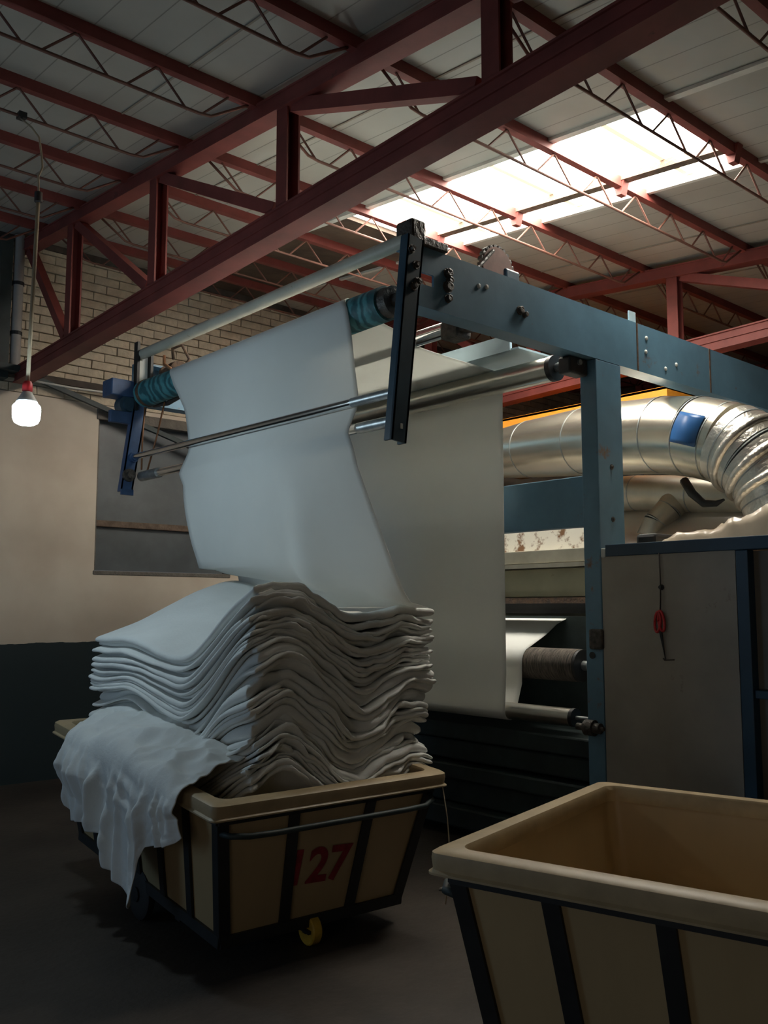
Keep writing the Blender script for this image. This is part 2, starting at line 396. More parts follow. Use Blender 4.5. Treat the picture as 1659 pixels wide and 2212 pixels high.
# boarded window
wn = thing('window_1', ((WX0+WX1)/2, YW, WZ0), 'dark boarded window with a brown mid rail in cream wall', kind='structure')
bx('pane', 'window_dark', wn, WX0+.02, WX1-.02, YW+.09, YW+.11, 2.33, WZ1-.03)
bx('pane', 'window_dark', wn, WX0+.02, WX1-.02, YW+.075, YW+.095, WZ0+.03, 2.275)
bx('mid_rail', 'wood_rail', wn, WX0, WX1, YW+.03, YW+.1, 2.27, 2.33, bevel=.006)
bx('sill', 'concrete', wn, WX0-.01, WX1+.02, YW-.008, YW+.1, WZ0-.015, WZ0+.025, bevel=.008)
bx('lintel', 'concrete', wn, WX0-.02, WX1+.05, YW-.015, YW+.08, WZ1-.05, WZ1+.05, bevel=.008)
bx('side_frame', 'concrete', wn, WX0, WX0+.02, YW+.02, YW+.1, WZ0+.03, WZ1-.05)
bx('side_frame', 'wood_rail', wn, WX1-.03, WX1, YW+.02, YW+.1, WZ0+.03, WZ1-.05)

# roof: sheets between seams, skylight strip, flashing
rf = thing('ceiling', (2, 2, 4.4), 'pitched roof of pale sandwich panels on steel purlins', kind='structure')
def slab(x0, x1, y0, y1, dz=0.0, t=.05):
    b = MB(); v = []
    for z_ in (0, t):
        for (x, y) in ((x0, y0), (x1, y0), (x1, y1), (x0, y1)): v.append((x, y, zr(y)+dz+z_))
    return b.add(v, [(0,3,2,1),(4,5,6,7),(0,1,5,4),(1,2,6,5),(2,3,7,6),(3,0,4,7)])
SX0, SX1, SY0, SY1 = 4.34, 5.41, 2.60, 5.46
xs = [SX0-1.0*k for k in range(9, 0, -1)] + [SX0]
for x in xs[:-1]: slab(x+.004, x+.996, YR-.1, YW+.2).build('roof_panel', 'roof_white', rf)
for k in range(0, 10): slab(SX1+k+.004, SX1+k+.996, YR-.1, YW+.2).build('roof_panel', 'roof_white', rf)
slab(SX0+.004, SX1-.004, YR-.1, SY0).build('roof_panel', 'roof_white', rf)
tag(slab(SX0+.004, SX1-.004, SY1, YW+.2).build('roof_board', 'roof_brown', rf), 'dirty brown board closing the skylight strip')
for x, w_ in ((SX0, .05), (SX1, .035)):
    b = MB(); b.bar((x, YR, zr(YR)-.012), (x, YW+.1, zr(YW+.1)-.012), w_, .02); b.build('flashing', 'flashing', rf)
for x in (xs[-2], xs[-3], xs[-4], SX1+1, SX1+2):
    MB().bar((x, YR, zr(YR)-.004), (x, YW+.1, zr(YW+.1)-.004), .012, .006).build('seam_strip', 'mortar', rf)
sk = thing('window_2', ((SX0+SX1)/2, (SY0+SY1)/2, zr(4)), 'bright daylight skylight strip in the roof', kind='structure')
PY = [-2.4, -1.55, -.72, .12, .95, 1.78, 2.60, 3.40, 4.32, 5.15, 6.0, 6.83, 7.63]
ed = [SY0+.01, 3.06, 3.96, 4.86, SY1-.01]
XM = 5.12
for a, b_ in zip(ed[:-1], ed[1:]):
    slab(SX0+.03, XM-.03, a+.012, b_-.012, .03, .006).build('pane', 'sky_pane', sk)
    slab(XM+.03, SX1-.02, a+.012, b_-.012, .03, .006).build('pane', 'sky_pane', sk)
for y in ed[1:-1]: MB().bar((SX0+.02, y, zr(y)+.03), (SX1-.02, y, zr(y)+.03), .035, .012).build('glazing_bar', 'sky_bar', sk)
MB().bar((XM, SY0, zr(SY0)+.0), (XM, SY1, zr(SY1)+.0), .075, .05).build('long_bar', 'wood_rail', sk)
for y in PY[6:10]:
    MB().prism([(y-.05, zr(y)-.01), (y+.05, zr(y)-.01), (y+.02, zr(y)-.12), (y-.02, zr(y)-.12)], 'x', XM-.03, XM+.03).build('bracket', 'red_oxide', sk)

# roof trusses
def truss(xt, label, y0=-2.6, y1=8.12):
    t = thing('roof_truss', (xt, 4, 3.6), label, 'roof truss', 'steel roof trusses across the hall')
    zb = lambda y: 3.705 - .022*(y-1.5)
    ztc = lambda y: zr(y) - .105
    b = MB(); b.bar((xt, y0, zb(y0)), (xt, y1, zb(y1)), .135, .012); 
    b.bar((xt, y0, zb(y0)-.068), (xt, y1, zb(y1)-.068), .14, .014); b.bar((xt, y0, zb(y0)+.06), (xt, y1, zb(y1)+.06), .14, .012)
    b.bar((xt-.05, y0, zb(y0)), (xt-.05, y1, zb(y1)), .014, .125); b.bar((xt+.05, y0, zb(y0)), (xt+.05, y1, zb(y1)), .014, .125)
    b.build('bottom_chord', 'red_oxide', t)
    b = MB(); b.bar((xt-.045, y0, ztc(y0)), (xt-.045, y1+.05, ztc(y1+.05)), .014, .1); b.bar((xt+.045, y0, ztc(y0)), (xt+.045, y1+.05, ztc(y1+.05)), .014, .1)
    b.bar((xt, y0, ztc(y0)+.045), (xt, y1+.05, ztc(y1+.05)+.045), .12, .012); b.bar((xt, y0, ztc(y0)-.045), (xt, y1+.05, ztc(y1+.05)-.045), .12, .012)
    b.build('top_chord', 'red_oxide', t)
    vy = [8.08, 7.02, 5.59, 4.05, 2.49, .95, -.6]
    for i, y in enumerate(vy):
        if i == 0: continue
        b = MB(); za, zc = zb(y)+.06, ztc(y)-.045
        b.bar((xt-.04, y, za), (xt-.04, y, zc), .012, .1, (0, 1, 0)); b.bar((xt+.04, y, za), (xt+.04, y, zc), .012, .1, (0, 1, 0)); b.bar((xt, y+.04, za), (xt, y+.04, zc), .08, .012, (0, 1, 0))
        b.build('vertical', 'red_oxide', t)
    for i in range(len(vy)-1):
        ya, yb_ = vy[i], vy[i+1]
        b = MB(); b.bar((xt, ya-.08, ztc(ya)-.06), (xt, yb_+.1, zb(yb_)+.1), .07, .075); b.build('diagonal', 'red_oxide', t)
    b = MB()
    return t
truss(2.84, 'dark red roof truss crossing the near ceiling above the hanging cloth')
truss(6.85, 'red roof truss behind the blue machine beam')
truss(10.9, 'farthest red roof truss deep in the hall')

# lattice purlins, one thing for each bay
web_a = web_b = None
TRX = [-1.2, 2.84, 6.85, 10.9]
ordn = {2.60: 'first in front of', 3.40: 'second', 4.32: 'third', 5.15: 'fourth', 6.0: 'fifth', 6.83: 'sixth', 7.63: 'seventh'}
posn = ['', '', '', 'far right overhead', 'nearest overhead', 'right of the skylight', 'at the skylight right end', 'across the skylight right half', 'across the skylight middle',
        'across the skylight left end', 'left of the skylight', 'second from the brick wall', 'against the brick wall']
bayn = ['before the dark truss', 'behind the dark truss', 'past the second truss']
DR = .20
for bi in range(3):
    xa, xb = TRX[bi], TRX[bi+1]
    for yi, y in enumerate(PY):
        if yi < 3: continue
        if bi == 2 and yi < 6: continue
        p = thing('purlin', ((xa+xb)/2, y, zr(y)-.04), 'red lattice roof purlin %s, %s' % (posn[yi], bayn[bi]), 'purlin', 'lattice roof purlins')
        z = zr(y)-.035
        MB().channel((xa+.005, y, z), (xb-.005, y, z), .05, .07, .008, side=-1).build('top_chord', 'red_oxide', p)
        zb_ = z - DR
        rod = [(xa+.10, y, z-.035), (xa+.34, y, zb_+.01), (xa+.42, y, zb_)]+[(xb-.42, y, zb_), (xb-.34, y, zb_+.01), (xb-.10, y, z-.035)]
        MB().tube(rod, .009, 6).build('bottom_rod', 'dark_rod', p, smooth=True)
        n = 7; per = (xb-xa-.9)/n
        for k in range(n+1):
            xc = xa+.45+k*per
            for sgn in (-1, 1):
                x0 = xc+sgn*.05; x1 = x0+sgn*.17
                if x1 > xb-.15 or x1 < xa+.15: continue
                src = web_a if sgn < 0 else web_b
                if src is None:
                    o = MB().tube([(0, 0, 0), (sgn*.17, 0, DR-.035)], .007, 5).build('web_bar', 'dark_rod', p, local=True)
                    o.location = (x0-p.location.x, 0, zb_-p.location.z)
                    if sgn < 0: web_a = o
                    else: web_b = o
                else:
                    share(src, 'web_bar', p, (x0-p.location.x, 0, zb_-p.location.z))

# wall-side pipework
t = thing('drain_pipe', (2.73, 8.07, 3.6), 'grey vertical pipe up the brick wall beside the truss end', 'pipe')
MB().tube([(2.76, 8.06, 3.62), (2.76, 8.06, zr(8)-.02)], .045, 14).build('pipe_body', 'drain_pipe', t, smooth='auto')
for z in (3.9, 4.35): MB().tube([(2.76, 8.06, z), (2.76, 8.06, z+.03)], .052, 14).build('clamp', 'black_steel', t)
t = thing('wall_column', (2.64, 8.12, 3.4), 'dark steel stub column against the brick wall carrying the truss', 'column')
bx('shaft', 'machine_dark', t, 2.60, 2.70, 8.04, 8.175, 3.5, zr(8)-.06)
bx('bearing_plate', 'machine_dark', t, 2.5, 3.02, 7.98, 8.17, 3.56, 3.615)
cp = MB().bar((2.2, 8.13, 3.57), (9, 8.13, 3.57), .05, .06).build('cable_tray', 'grime_strip'); tag(cp, 'sooty dark cable tray running along the brick wall', 'cable tray')
cp = MB().bar((2.98, 8.1, 3.55), (5.2, 8.1, 2.93), .04, .045).build('diagonal_strut', 'machine_dark'); tag(cp, 'thin dark diagonal strut sloping across the wall above the window', 'strut')
cp = MB().tube([(2.88, 8.09, 3.525), (3.3, 8.08, 3.515), (3.82, 8.09, 3.53), (6.2, 8.09, 3.49)], .011, 8).build('conduit', 'flashing', None, smooth=True); tag(cp, 'thin pale conduit on the wall below the dark tray', 'conduit')

# ------------------------------------------------------------------ pendant lamp
lx, ly, lz = 1.643, 4.6, 2.487
t = thing('pendant_lamp', (lx, ly, lz), 'lit white LED bulb hanging on a long beige cord', 'lamp')
G = 1.10
MB().lathe((lx, ly, lz), (0, 0, 1), [(-.062*G, .01), (-.060*G, .035*G), (-.05*G, .052*G), (-.03*G, .06*G), (.0, .0625*G), (.022*G, .0615*G), (.032*G, .056*G), (.036*G, .046*G)], 28).build('globe', 'lamp_globe', t, smooth=True)
MB().lathe((lx, ly, lz), (0, 0, 1), [(.036*G, .05*G), (.05*G, .046*G), (.075*G, .030*G), (.092*G, .021*G)], 24).build('heat_sink', 'lamp_white', t, smooth=True)
MB().lathe((lx, ly, lz), (0, 0, 1), [(.092*G, .019*G), (.098*G, .023*G), (.13*G, .022*G), (.142*G, .016*G)], 20).build('socket', 'red_plastic', t, smooth='auto')
zc_ = 3.585
MB().tube([(lx, ly, lz+.142*G), (lx+.004, ly-.005, lz+.5), (lx+.012, ly-.01, zc_)], .0105, 8).build('cord', 'cord_beige', t, smooth=True)
MB().lathe((lx+.012, ly-.01, zc_), (0, 0, 1), [(0, .012), (.005, .02), (.055, .02), (.06, .01)], 12).build('connector', 'cord_dark', t, smooth='auto')
MB().tube([(lx+.012, ly-.01, zc_+.06), (lx+.0, ly-.03, zc_+.13), (lx+.03, ly+.0, zc_+.2), (lx+.025, ly+.01, zc_+.28), (lx+.05, ly+.12, zc_+.42), (lx+.09, 4.95, 4.17), (1.741, 5.15, 4.31)], .0055, 6).build('lead_wire', 'cord_beige', t, smooth=True)
bx('wire_clip', 'black_steel', t, 1.72, 1.765, 5.125, 5.175, zr(5.15)-.25, zr(5.15)-.215)

# ------------------------------------------------------------------ plaiting machine (blue frame that folds the cloth)
YB = 3.128; YL = 6.0
mc = thing('plaiting_machine', (4.5, 4.6, 0), 'blue steel plaiting machine frame with rollers and swinging arms', 'machine')
ZB0, ZB1 = 2.962, 3.267
# right side beam: channel with a slot hole near its tip
b = MB(); tw = .014
hx0, hx1, hz0, hz1 = 2.985, 3.075, 3.075, 3.135
b.box(2.93, hx0, YB, YB+tw, ZB0, ZB1).box(hx1, 9.5, YB, YB+tw, ZB0, ZB1).box(hx0, hx1, YB, YB+tw, ZB0, hz0).box(hx0, hx1, YB, YB+tw, hz1, ZB1)
b.box(2.93, 9.5, YB+tw, YB+.115, ZB0, ZB0+tw).box(2.93, 9.5, YB+tw, YB+.115, ZB1-tw, ZB1)
sb = b.build('side_beam', 'blue_paint', mc)
for x in (4.83, 5.70): bx('splice_weld', 'rusty', sb, x, x+.014, YB-.004, YB+.002, ZB0, ZB1)
bx('tab', 'pale_blue', sb, 4.79, 4.86, YB+.02, YB+.03, ZB1-.01, ZB1+.075)
for (x, z, r_) in ((3.17, 3.17, .022), (3.17, 3.10, .026), (3.17, 3.04, .018), (3.18, 3.135, .017), (3.72, 3.10, .02), (3.76, 3.085, .014)):
    MB().lathe((x, YB, z), (0, -1, 0), [(0, r_*1.25), (.006, r_*1.25), (.0061, r_), (.022, r_), (.024, r_*.8)], 10).build('bolt', 'greasy', sb)
for (x, z) in ((3.40, 3.16), (3.46, 3.17), (4.93, 3.10), (4.94, 3.19), (5.15, 3.03), (5.28, 3.08)):
    MB().lathe((x, YB, z), (0, -1, 0), [(0, .014), (.006, .012), (.01, .006)], 9).build('paint_chip', 'pale_plate', sb)
b = MB().box(2.93, 9.5, YL+.10, YL+.115, ZB0, ZB1).box(2.93, 9.5, YL, YL+.10, ZB0, ZB0+tw).box(2.93, 9.5, YL, YL+.10, ZB1-tw, ZB1)
b.build('side_beam', 'blue_paint', mc)
for (y0, y1) in ((YB, YB+.115), (YL, YL+.115)):
    p = bx('post', 'blue_paint', mc, 4.4, 4.652, y0, y1, 0, ZB0-.001, bevel=.006)
    if y0 == YB:
        for z in (2.02, 2.33): MB().lathe((4.53, YB-.001, z), (0, -1, 0), [(0, .016), (.004, .016), (.0041, .009), (.012, .008)], 10).build('bolt', 'greasy', p)
        MB().lathe((4.398, YB+.07, 1.235), (-1, 0, 0), [(0, .02), (.003, .02)], 14).build('hole_plug', 'black_steel', p)
        b = MB().box(4.37, 4.42, YB-.015, YB+.075, 1.27, 1.385); b.build('bracket', 'greasy', p, bevel=.012)
        b = MB().lathe((4.37, YB+.085, .83), (0, -1, 0), [(-.08, .02), (-.02, .02), (-.019, .045), (.04, .045), (.041, .03), (.08, .03), (.081, .012), (.1, .012)], 16); b.build('roller_bearing', 'greasy', p, smooth='auto')
bx('cross_member', 'blue_paint', mc, 4.45, 4.53, YB+.116, YL-.001, 1.985, 2.287, bevel=.006)
bx('cross_member', 'blue_paint', mc, 2.99, 3.05, YB+.13, YL-.002, ZB1-.10, ZB1-.02, bevel=.004) if False else None
# tip fittings
e = MB().box(2.90, 3.0, YB-.03, YB+.09, ZB1+.001, ZB1+.115); e.build('tip_block', 'greasy', mc, bevel=.015)
e = MB().box(2.93, 3.16, YB-.02, YB+.10, ZB1+.001, ZB1+.045); e.build('tip_plate', 'greasy', mc, bevel=.006)
bx('tip_plate', 'pale_plate', mc, 2.905, 2.985, YL-.02, YL-.006, 2.96, 3.30)
bx('tip_plate', 'black_steel', mc, 2.885, 2.905, YL-.06, YL-.005, 2.9, 3.395)
bx('tip_plate', 'black_steel', mc, 2.99, 3.01, YL-.06, YL-.005, 3.0, 3.33)
MB().lathe((2.945, YL-.021, 3.11), (0, -1, 0), [(0, .011), (.003, .011)], 12).build('bolt_hole', 'black_steel', mc)
bx('blue_bracket', 'cobalt_paint', mc, 2.72, 2.94, YL-.015, YL+.14, 2.995, 3.115, bevel=.008)
bx('blue_bracket', 'cobalt_paint', mc, 2.715, 2.93, YL-.02, YL+.02, 2.80, 2.885, bevel=.006)
b = MB().lathe((2.86, YL+.03, 2.94), (0, -1, 0), [(-.06, .07), (.03, .07), (.031, .05), (.06, .05)], 18); b.build('bearing', 'dark_blue_shaded', mc, smooth='auto')
# rusty drive by the far end of the roller
mo = MB().lathe((3.10, 5.80, 3.17), (0, 1, 0), [(-.09, .03), (-.088, .075), (-.02, .078), (-.018, .062), (.06, .062), (.062, .078), (.09, .075), (.1, .03)], 18).build('drive_motor', 'rusty', mc, smooth='auto')
MB().tube([(3.05, 5.72, 3.25), (3.02, 5.68, 3.31), (3.06, 5.62, 3.33), (3.12, 5.62, 3.24), (3.06, 5.66, 3.12), (3.02, 5.72, 3.06)], .012, 7).build('hose', 'rusty', mo, smooth=True)
MB().tube([(3.0, 5.76, 3.27), (2.98, 5.72, 3.20), (3.0, 5.66, 3.16)], .012, 7).build('hose', 'copper_wire', mo, smooth=True)
# rollers
RX, RZ, RR = 2.945, 3.018, .09
fr = MB().lathe((RX, 0, RZ), (0, 1, 0), [(3.33, .05), (3.331, .088), (3.62, RR), (5.46, RR), (5.92, .096), (5.921, .05)], 32).build('front_roller', 'teal_wrap', mc, smooth='auto')
MB().lathe((RX, 0, RZ), (0, 1, 0), [(3.235, .035), (3.27, .035), (3.271, .075), (3.325, .078), (3.329, .05)], 20).build('roller_bearing', 'greasy', fr, smooth='auto')
MB().lathe((RX, 0, RZ), (0, 1, 0), [(5.85, .097), (5.853, .0985), (5.885, .0985), (5.888, .097)], 32).build('rust_band', 'rusty', fr, smooth='auto')
MB().tube([(2.93, 3.17, 3.292), (2.93, 5.97, 3.312)], .036, 18).build('tie_pipe', 'pipe_paint', mc, smooth='auto')
R2 = (4.30, 2.928, .075); R3 = (3.60, 3.072, .045)
r2 = MB().lathe((R2[0], 0, R2[1]), (0, 1, 0), [(3.37, .03), (3.371, R2[2]), (5.93, R2[2]), (5.931, .03)], 28).build('guide_roller', 'steel_roller', mc, smooth='auto')
MB().lathe((R2[0], 0, R2[1]), (0, 1, 0), [(3.335, .03), (3.336, .078), (3.369, .079), (3.3695, .03)], 24).build('end_cap', 'black_steel', r2, smooth='auto')
MB().lathe((R2[0], 0, R2[1]), (0, 1, 0), [(3.16, .016), (3.28, .016), (3.281, .033), (3.334, .028)], 14).build('shaft', 'dull_steel', r2, smooth='auto')
bx('bearing_block', 'black_steel', r2, 4.22, 4.39, 3.175, 3.265, 2.86, 2.961, bevel=.012)
r3 = MB().lathe((R3[0], 0, R3[1]), (0, 1, 0), [(3.56, .02), (3.561, R3[2]), (5.93, R3[2]), (5.931, .02)], 24).build('guide_roller', 'chrome', mc, smooth='auto')
b = MB().box(3.53, 3.66, 3.42, 3.55, 2.99, 3.10); b.build('bearing_block', 'greasy', r3, bevel=.02)
MB().bar((3.58, 3.25, 3.02), (3.59, 3.45, 3.06), .07, .06).build('hanger', 'greasy', r3)
# pale blue tray between the beams
b = MB(); b.bar((4.15, 3.56, 3.105), (4.15, 5.9, 3.105), .02, .10).box(4.15, 4.6, 3.50, 5.9, 3.055, 3.067); b.build('tray', 'pale_blue', mc)
# pulley behind the beam
pu = MB().lathe((3.77, 3.33, 3.40), (0, -1, 0), [(-.02, .03), (-.019, .125), (.012, .125), (.013, .03)], 30).build('pulley', 'dark_rod', mc, smooth='auto')
b = MB()
for k in range(22):
    a = 2*math.pi*k/22; c_, s_ = math.cos(a), math.sin(a)
    b.bar((3.77+c_*.118, 3.335, 3.40+s_*.118), (3.77+c_*.138, 3.335, 3.40+s_*.138), .022, .03, (0, 1, 0))
b.build('teeth', 'greasy', pu)
bx('pulley_guard', 'dark_blue_shaded', pu, 3.78, 3.90, 3.27, 3.295, 3.27, 3.40, bevel=.03)
MB().tube([(3.50, 3.30, 3.27), (3.72, 3.31, 3.49)], .012, 8).build('tension_rod', 'greasy', pu)
# swinging arms and bars
def arm(name, y0, y1, tx, tz, bx_, bz, wd, m):
    d = Vector((bx_-tx, 0, bz-tz)).normalized(); n = Vector((d.z, 0, -d.x))
    p = [Vector((tx, 0, tz))+n*wd/2, Vector((tx, 0, tz))-n*wd/2, Vector((bx_, 0, bz))-n*wd/2*.9, Vector((bx_, 0, bz))+n*wd/2*.9]
    b = MB(); th = .012
    b.add([(q.x, y0, q.z) for q in p]+[(q.x, y0+th, q.z) for q in p], [(0,1,2,3),(7,6,5,4),(0,4,5,1),(1,5,6,2),(2,6,7,3),(3,7,4,0)])
    for sgn in (1, -1):
        q0 = Vector((tx, (y0+y1)/2, tz))+n*sgn*(wd/2-th/2); q1 = Vector((bx_, (y0+y1)/2, bz))+n*sgn*(wd/2*.9-th/2)
        b.bar(q0, q1, y1-y0, th, n)
    return b.build(name, m, mc)
a1 = arm('swing_arm', YB-.055, YB-.004, 2.905, 3.27, 2.79, 2.265, .105, 'dark_blue_shaded')
MB().box(2.80, 2.815, YB-.0565, YB-.0545, 2.325, 2.35).build('square_hole', 'pale_plate', a1)
for (x, z) in ((2.90, 3.13), (2.885, 3.02), (2.91, 3.05), (2.87, 3.20)):
    MB().lathe((x, YB-.055, z), (0, -1, 0), [(0, .022), (.008, .022), (.0081, .014), (.025, .013)], 8).build('bolt', 'greasy', a1)
a2 = arm('swing_arm', YL-.03, YL+.02, 2.945, 3.02, 2.845, 2.31, .10, 'cobalt_paint')
MB().box(2.80, 2.89, YL-.05, YL-.03, 2.29, 2.33).build('foot_lip', 'cobalt_paint', a2)
MB().lathe((2.855, YL-.03, 2.43), (0, -1, 0), [(0, .045), (.03, .045), (.031, .03), (.06, .03)], 14).build('boss', 'greasy', a2, smooth='auto')
MB().lathe((2.885, YL-.03, 2.56), (0, -1, 0), [(0, .035), (.03, .035), (.031, .025), (.05, .025)], 12).build('boss', 'cobalt_paint', a2, smooth='auto')
B1 = ((2.813, YB, 2.508), (2.885, YL-.05, 2.562)); B2 = ((2.85, YB, 2.384), (2.945, YL-.05, 2.430))
for B, r_ in ((B1, .0225), (B2, .026)):
    o = MB().tube(B, r_, 18).build('nip_bar', 'chrome', mc, smooth='auto')
    p0, p1 = Vector(B[0]), Vector(B[1]); d = (p1-p0).normalized()
    MB().tube([p0+d*.01, p0+d*.32], r_*1.08, 16).build('sleeve', 'dull_steel', o, smooth='auto')
    if B is B2: MB().tube([p1-d*.28, p1-d*.005], r_*1.35, 16).build('sleeve', 'dull_steel', o, smooth='auto')
# thin cables on the far arm
MB().tube([(2.95, 5.93, 2.96), (2.93, 5.92, 2.7), (2.92, 5.90, 2.47)], .006, 6).build('cable', 'copper_wire', mc, smooth=True)
MB().tube([(2.99, 5.72, 2.93), (2.97, 5.78, 2.7), (2.93, 5.84, 2.44)], .006, 6).build('cable', 'copper_wire', mc, smooth=True)
MB().tube([(3.02, 5.93, 2.95), (3.03, 5.75, 2.935), (3.03, 5.58, 2.955), (3.03, 5.45, 2.98)], .018, 8).build('cable', 'cord_dark', mc, smooth=True)
# lower rollers and base
BR = (4.64, 1.155, .10); CR = (4.43, .868, .052)
br = MB().lathe((BR[0], 0, BR[1]), (0, 1, 0), [(3.46, .03), (3.461, BR[2]), (5.93, BR[2]), (5.931, .03)], 28).build('brush_roller', 'brush_wrap', mc, smooth='auto')
MB().lathe((BR[0], 0, BR[1]), (0, 1, 0), [(3.25, .016), (3.40, .016), (3.401, .03), (3.455, .03)], 12).build('shaft', 'dull_steel', br, smooth='auto')
MB().lathe((BR[0], 0, BR[1]), (0, 1, 0), [(3.44, .06), (3.441, .098), (3.459, .099), (3.4595, .03)], 24).build('end_cap', 'black_steel', br, smooth='auto')
cr = MB().lathe((CR[0], 0, CR[1]), (0, 1, 0), [(3.37, .02), (3.371, CR[2]), (5.93, CR[2]), (5.931, .02)], 24).build('guide_roller', 'steel_roller', mc, smooth='auto')
MB().lathe((CR[0], 0, CR[1]), (0, 1, 0), [(3.345, .02), (3.346, .054), (3.369, .055), (3.3695, .02)], 20).build('end_cap', 'black_steel', cr, smooth='auto')
MB().lathe((CR[0], 0, CR[1]), (0, 1, 0), [(3.25, .012), (3.344, .012)], 10).build('shaft', 'dull_steel', cr, smooth='auto')
for (x0, z0, z1) in ((4.52, .62, .74), (4.56, .48, .62), (4.50, .36, .47), (4.55, .20, .36), (4.47, .06, .20)):
    bx('base_rail', 'machine_dark', mc, x0, 5.0, YB+.118, YL-.003, z0+.004, z1-.004, bevel=.012)
bx('rear_board', 'machine_dark', mc, 5.0, 5.05, YB+.12, YL-.004, .05, 1.45)
bx('dark_rail', 'black_steel', mc, 4.86, 4.96, YB+.12, YL-.004, 1.47, 1.50)
bx('dark_rail', 'black_steel', mc, 4.78, 4.86, YB+.12, YL-.004, 1.50, 1.535)

# ------------------------------------------------------------------ running cloth: one web over all the rollers
def arc(c, r, a0, a1, n):
    return [(c[0]+r*math.cos(R(a0+(a1-a0)*k/(n-1))), c[1]+r*math.sin(R(a0+(a1-a0)*k/(n-1)))) for k in range(n)]
path = []   # x, z, y_right, y_left
def addp(pts, yr, yl):
    for k, (x, z) in enumerate(pts):
        path.append((x, z, yr, yl))
g = .004
addp([(5.02, 1.44), (4.9, 1.40), (4.78, 1.33)], 3.84, 5.72)
addp(arc(BR[:2], BR[2]+g, 122, 182, 7), 3.84, 5.72)
addp([(4.535, 1.03)], 3.84, 5.72)
addp(arc(CR[:2], CR[2]+g, 10, -180, 12), 3.845, 5.72)
addp([(4.374, z) for z in (1.1, 1.4, 1.7, 2.0, 2.3, 2.6, 2.8)], 3.83, 5.70)
addp(arc(R2[:2], R2[2]+g, 0, 90, 9), 3.83, 5.70)
addp([(4.1, 3.010), (3.85, 3.018)], 3.82, 5.69)
addp(arc(R3[:2], R3[2]+g, -78, -105, 5), 3.80, 5.67)
addp([(3.35, 3.058), (3.12, 3.098)], 3.72, 5.60)
for k_, (x_, z_) in enumerate(arc((RX, RZ), RR+g, 78, 178, 14)):
    q_ = max(0, (k_-2)/11); path.append((x_, z_, 3.615-.085*q_, 5.50-.125*q_))
front = [(2.856, 2.90, 3.505, 5.325), (2.85, 2.80, 3.483, 5.278), (2.846, 2.70, 3.463, 5.245), (2.848, 2.60, 3.445, 5.222), (2.85, 2.54, 3.435, 5.212), (2.846, 2.50, 3.436, 5.214),
         (2.828, 2.44, 3.447, 5.232), (2.812, 2.39, 3.455, 5.245), (2.804, 2.36, 3.456, 5.248), (2.812, 2.28, 3.425, 5.19), (2.815, 2.20, 3.40, 5.16), (2.825, 2.10, 3.362, 5.125), (2.84, 2.00, 3.328, 5.09),
         (2.862, 1.90, 3.298, 5.06), (2.885, 1.80, 3.272, 5.04), (2.915, 1.70, 3.255, 5.035), (2.95, 1.62, 3.252, 5.03), (2.985, 1.57, 3.258, 5.0), (3.03, 1.53, 3.27, 4.97), (3.12, 1.515, 3.29, 4.95), (3.22, 1.505, 3.33, 4.95)]
path += front
# resample rows smoothly
NC = 44
rows = []
for i in range(len(path)-1):
    p, q = path[i], path[i+1]
    L_ = math.hypot(q[0]-p[0], q[1]-p[1]); n = max(1, int(L_/.05))
    for k in range(n):
        t_ = k/n; rows.append(tuple(p[j]*(1-t_)+q[j]*t_ for j in range(4)))
rows.append(path[-1])
nfr = len(rows)
ws = MB(); P = []
for i, (x, z, yr, yl) in enumerate(rows):
    row = []
    drop = max(0, min(1, (2.36-z)/.7)) if (x < 3.15 and i > nfr*.55) else 0
    up_ = 1 if (x < 2.9 and i > nfr*.55) else 0
    for j in range(NC+1):
        u = j/NC; y = yr*(1-u)+yl*u
        dx = drop*(.030*math.sin(u*7.5+z*1.3) + .016*math.sin(u*17+z*2.1+1) + .02*mnoise.noise(Vector((u*4, z*1.2, 3)))) 
        # one long soft pleat near the right third
        dx += drop*.035*math.exp(-((u-.42-.10*(2.2-z))/.05)**2) - drop*.03*math.exp(-((u-.30-.10*(2.2-z))/.06)**2)
        dx += (.055*u*max(0, min(1, (2.98-z)/.2, (z-1.9)/.4)) if up_ else 0) + up_*.004*mnoise.noise(Vector((u*3, z*2, 0)))
        zz_ = z
        if z < 1.75 and x < 3.15 and i > nfr*.55:    # lower edge settles on the pile, higher towards the far side
            zz_ += .19*u*min(1, (1.75-z)/.2)
        row.append((x+dx, y, zz_))
    P.append(row)
ws.grid(P)
wc = ws.build('cloth_web', 'cloth', None, smooth=True, solid=.0025)
tag(wc, 'wide white cloth running over the rollers and falling onto the pile', 'cloth')

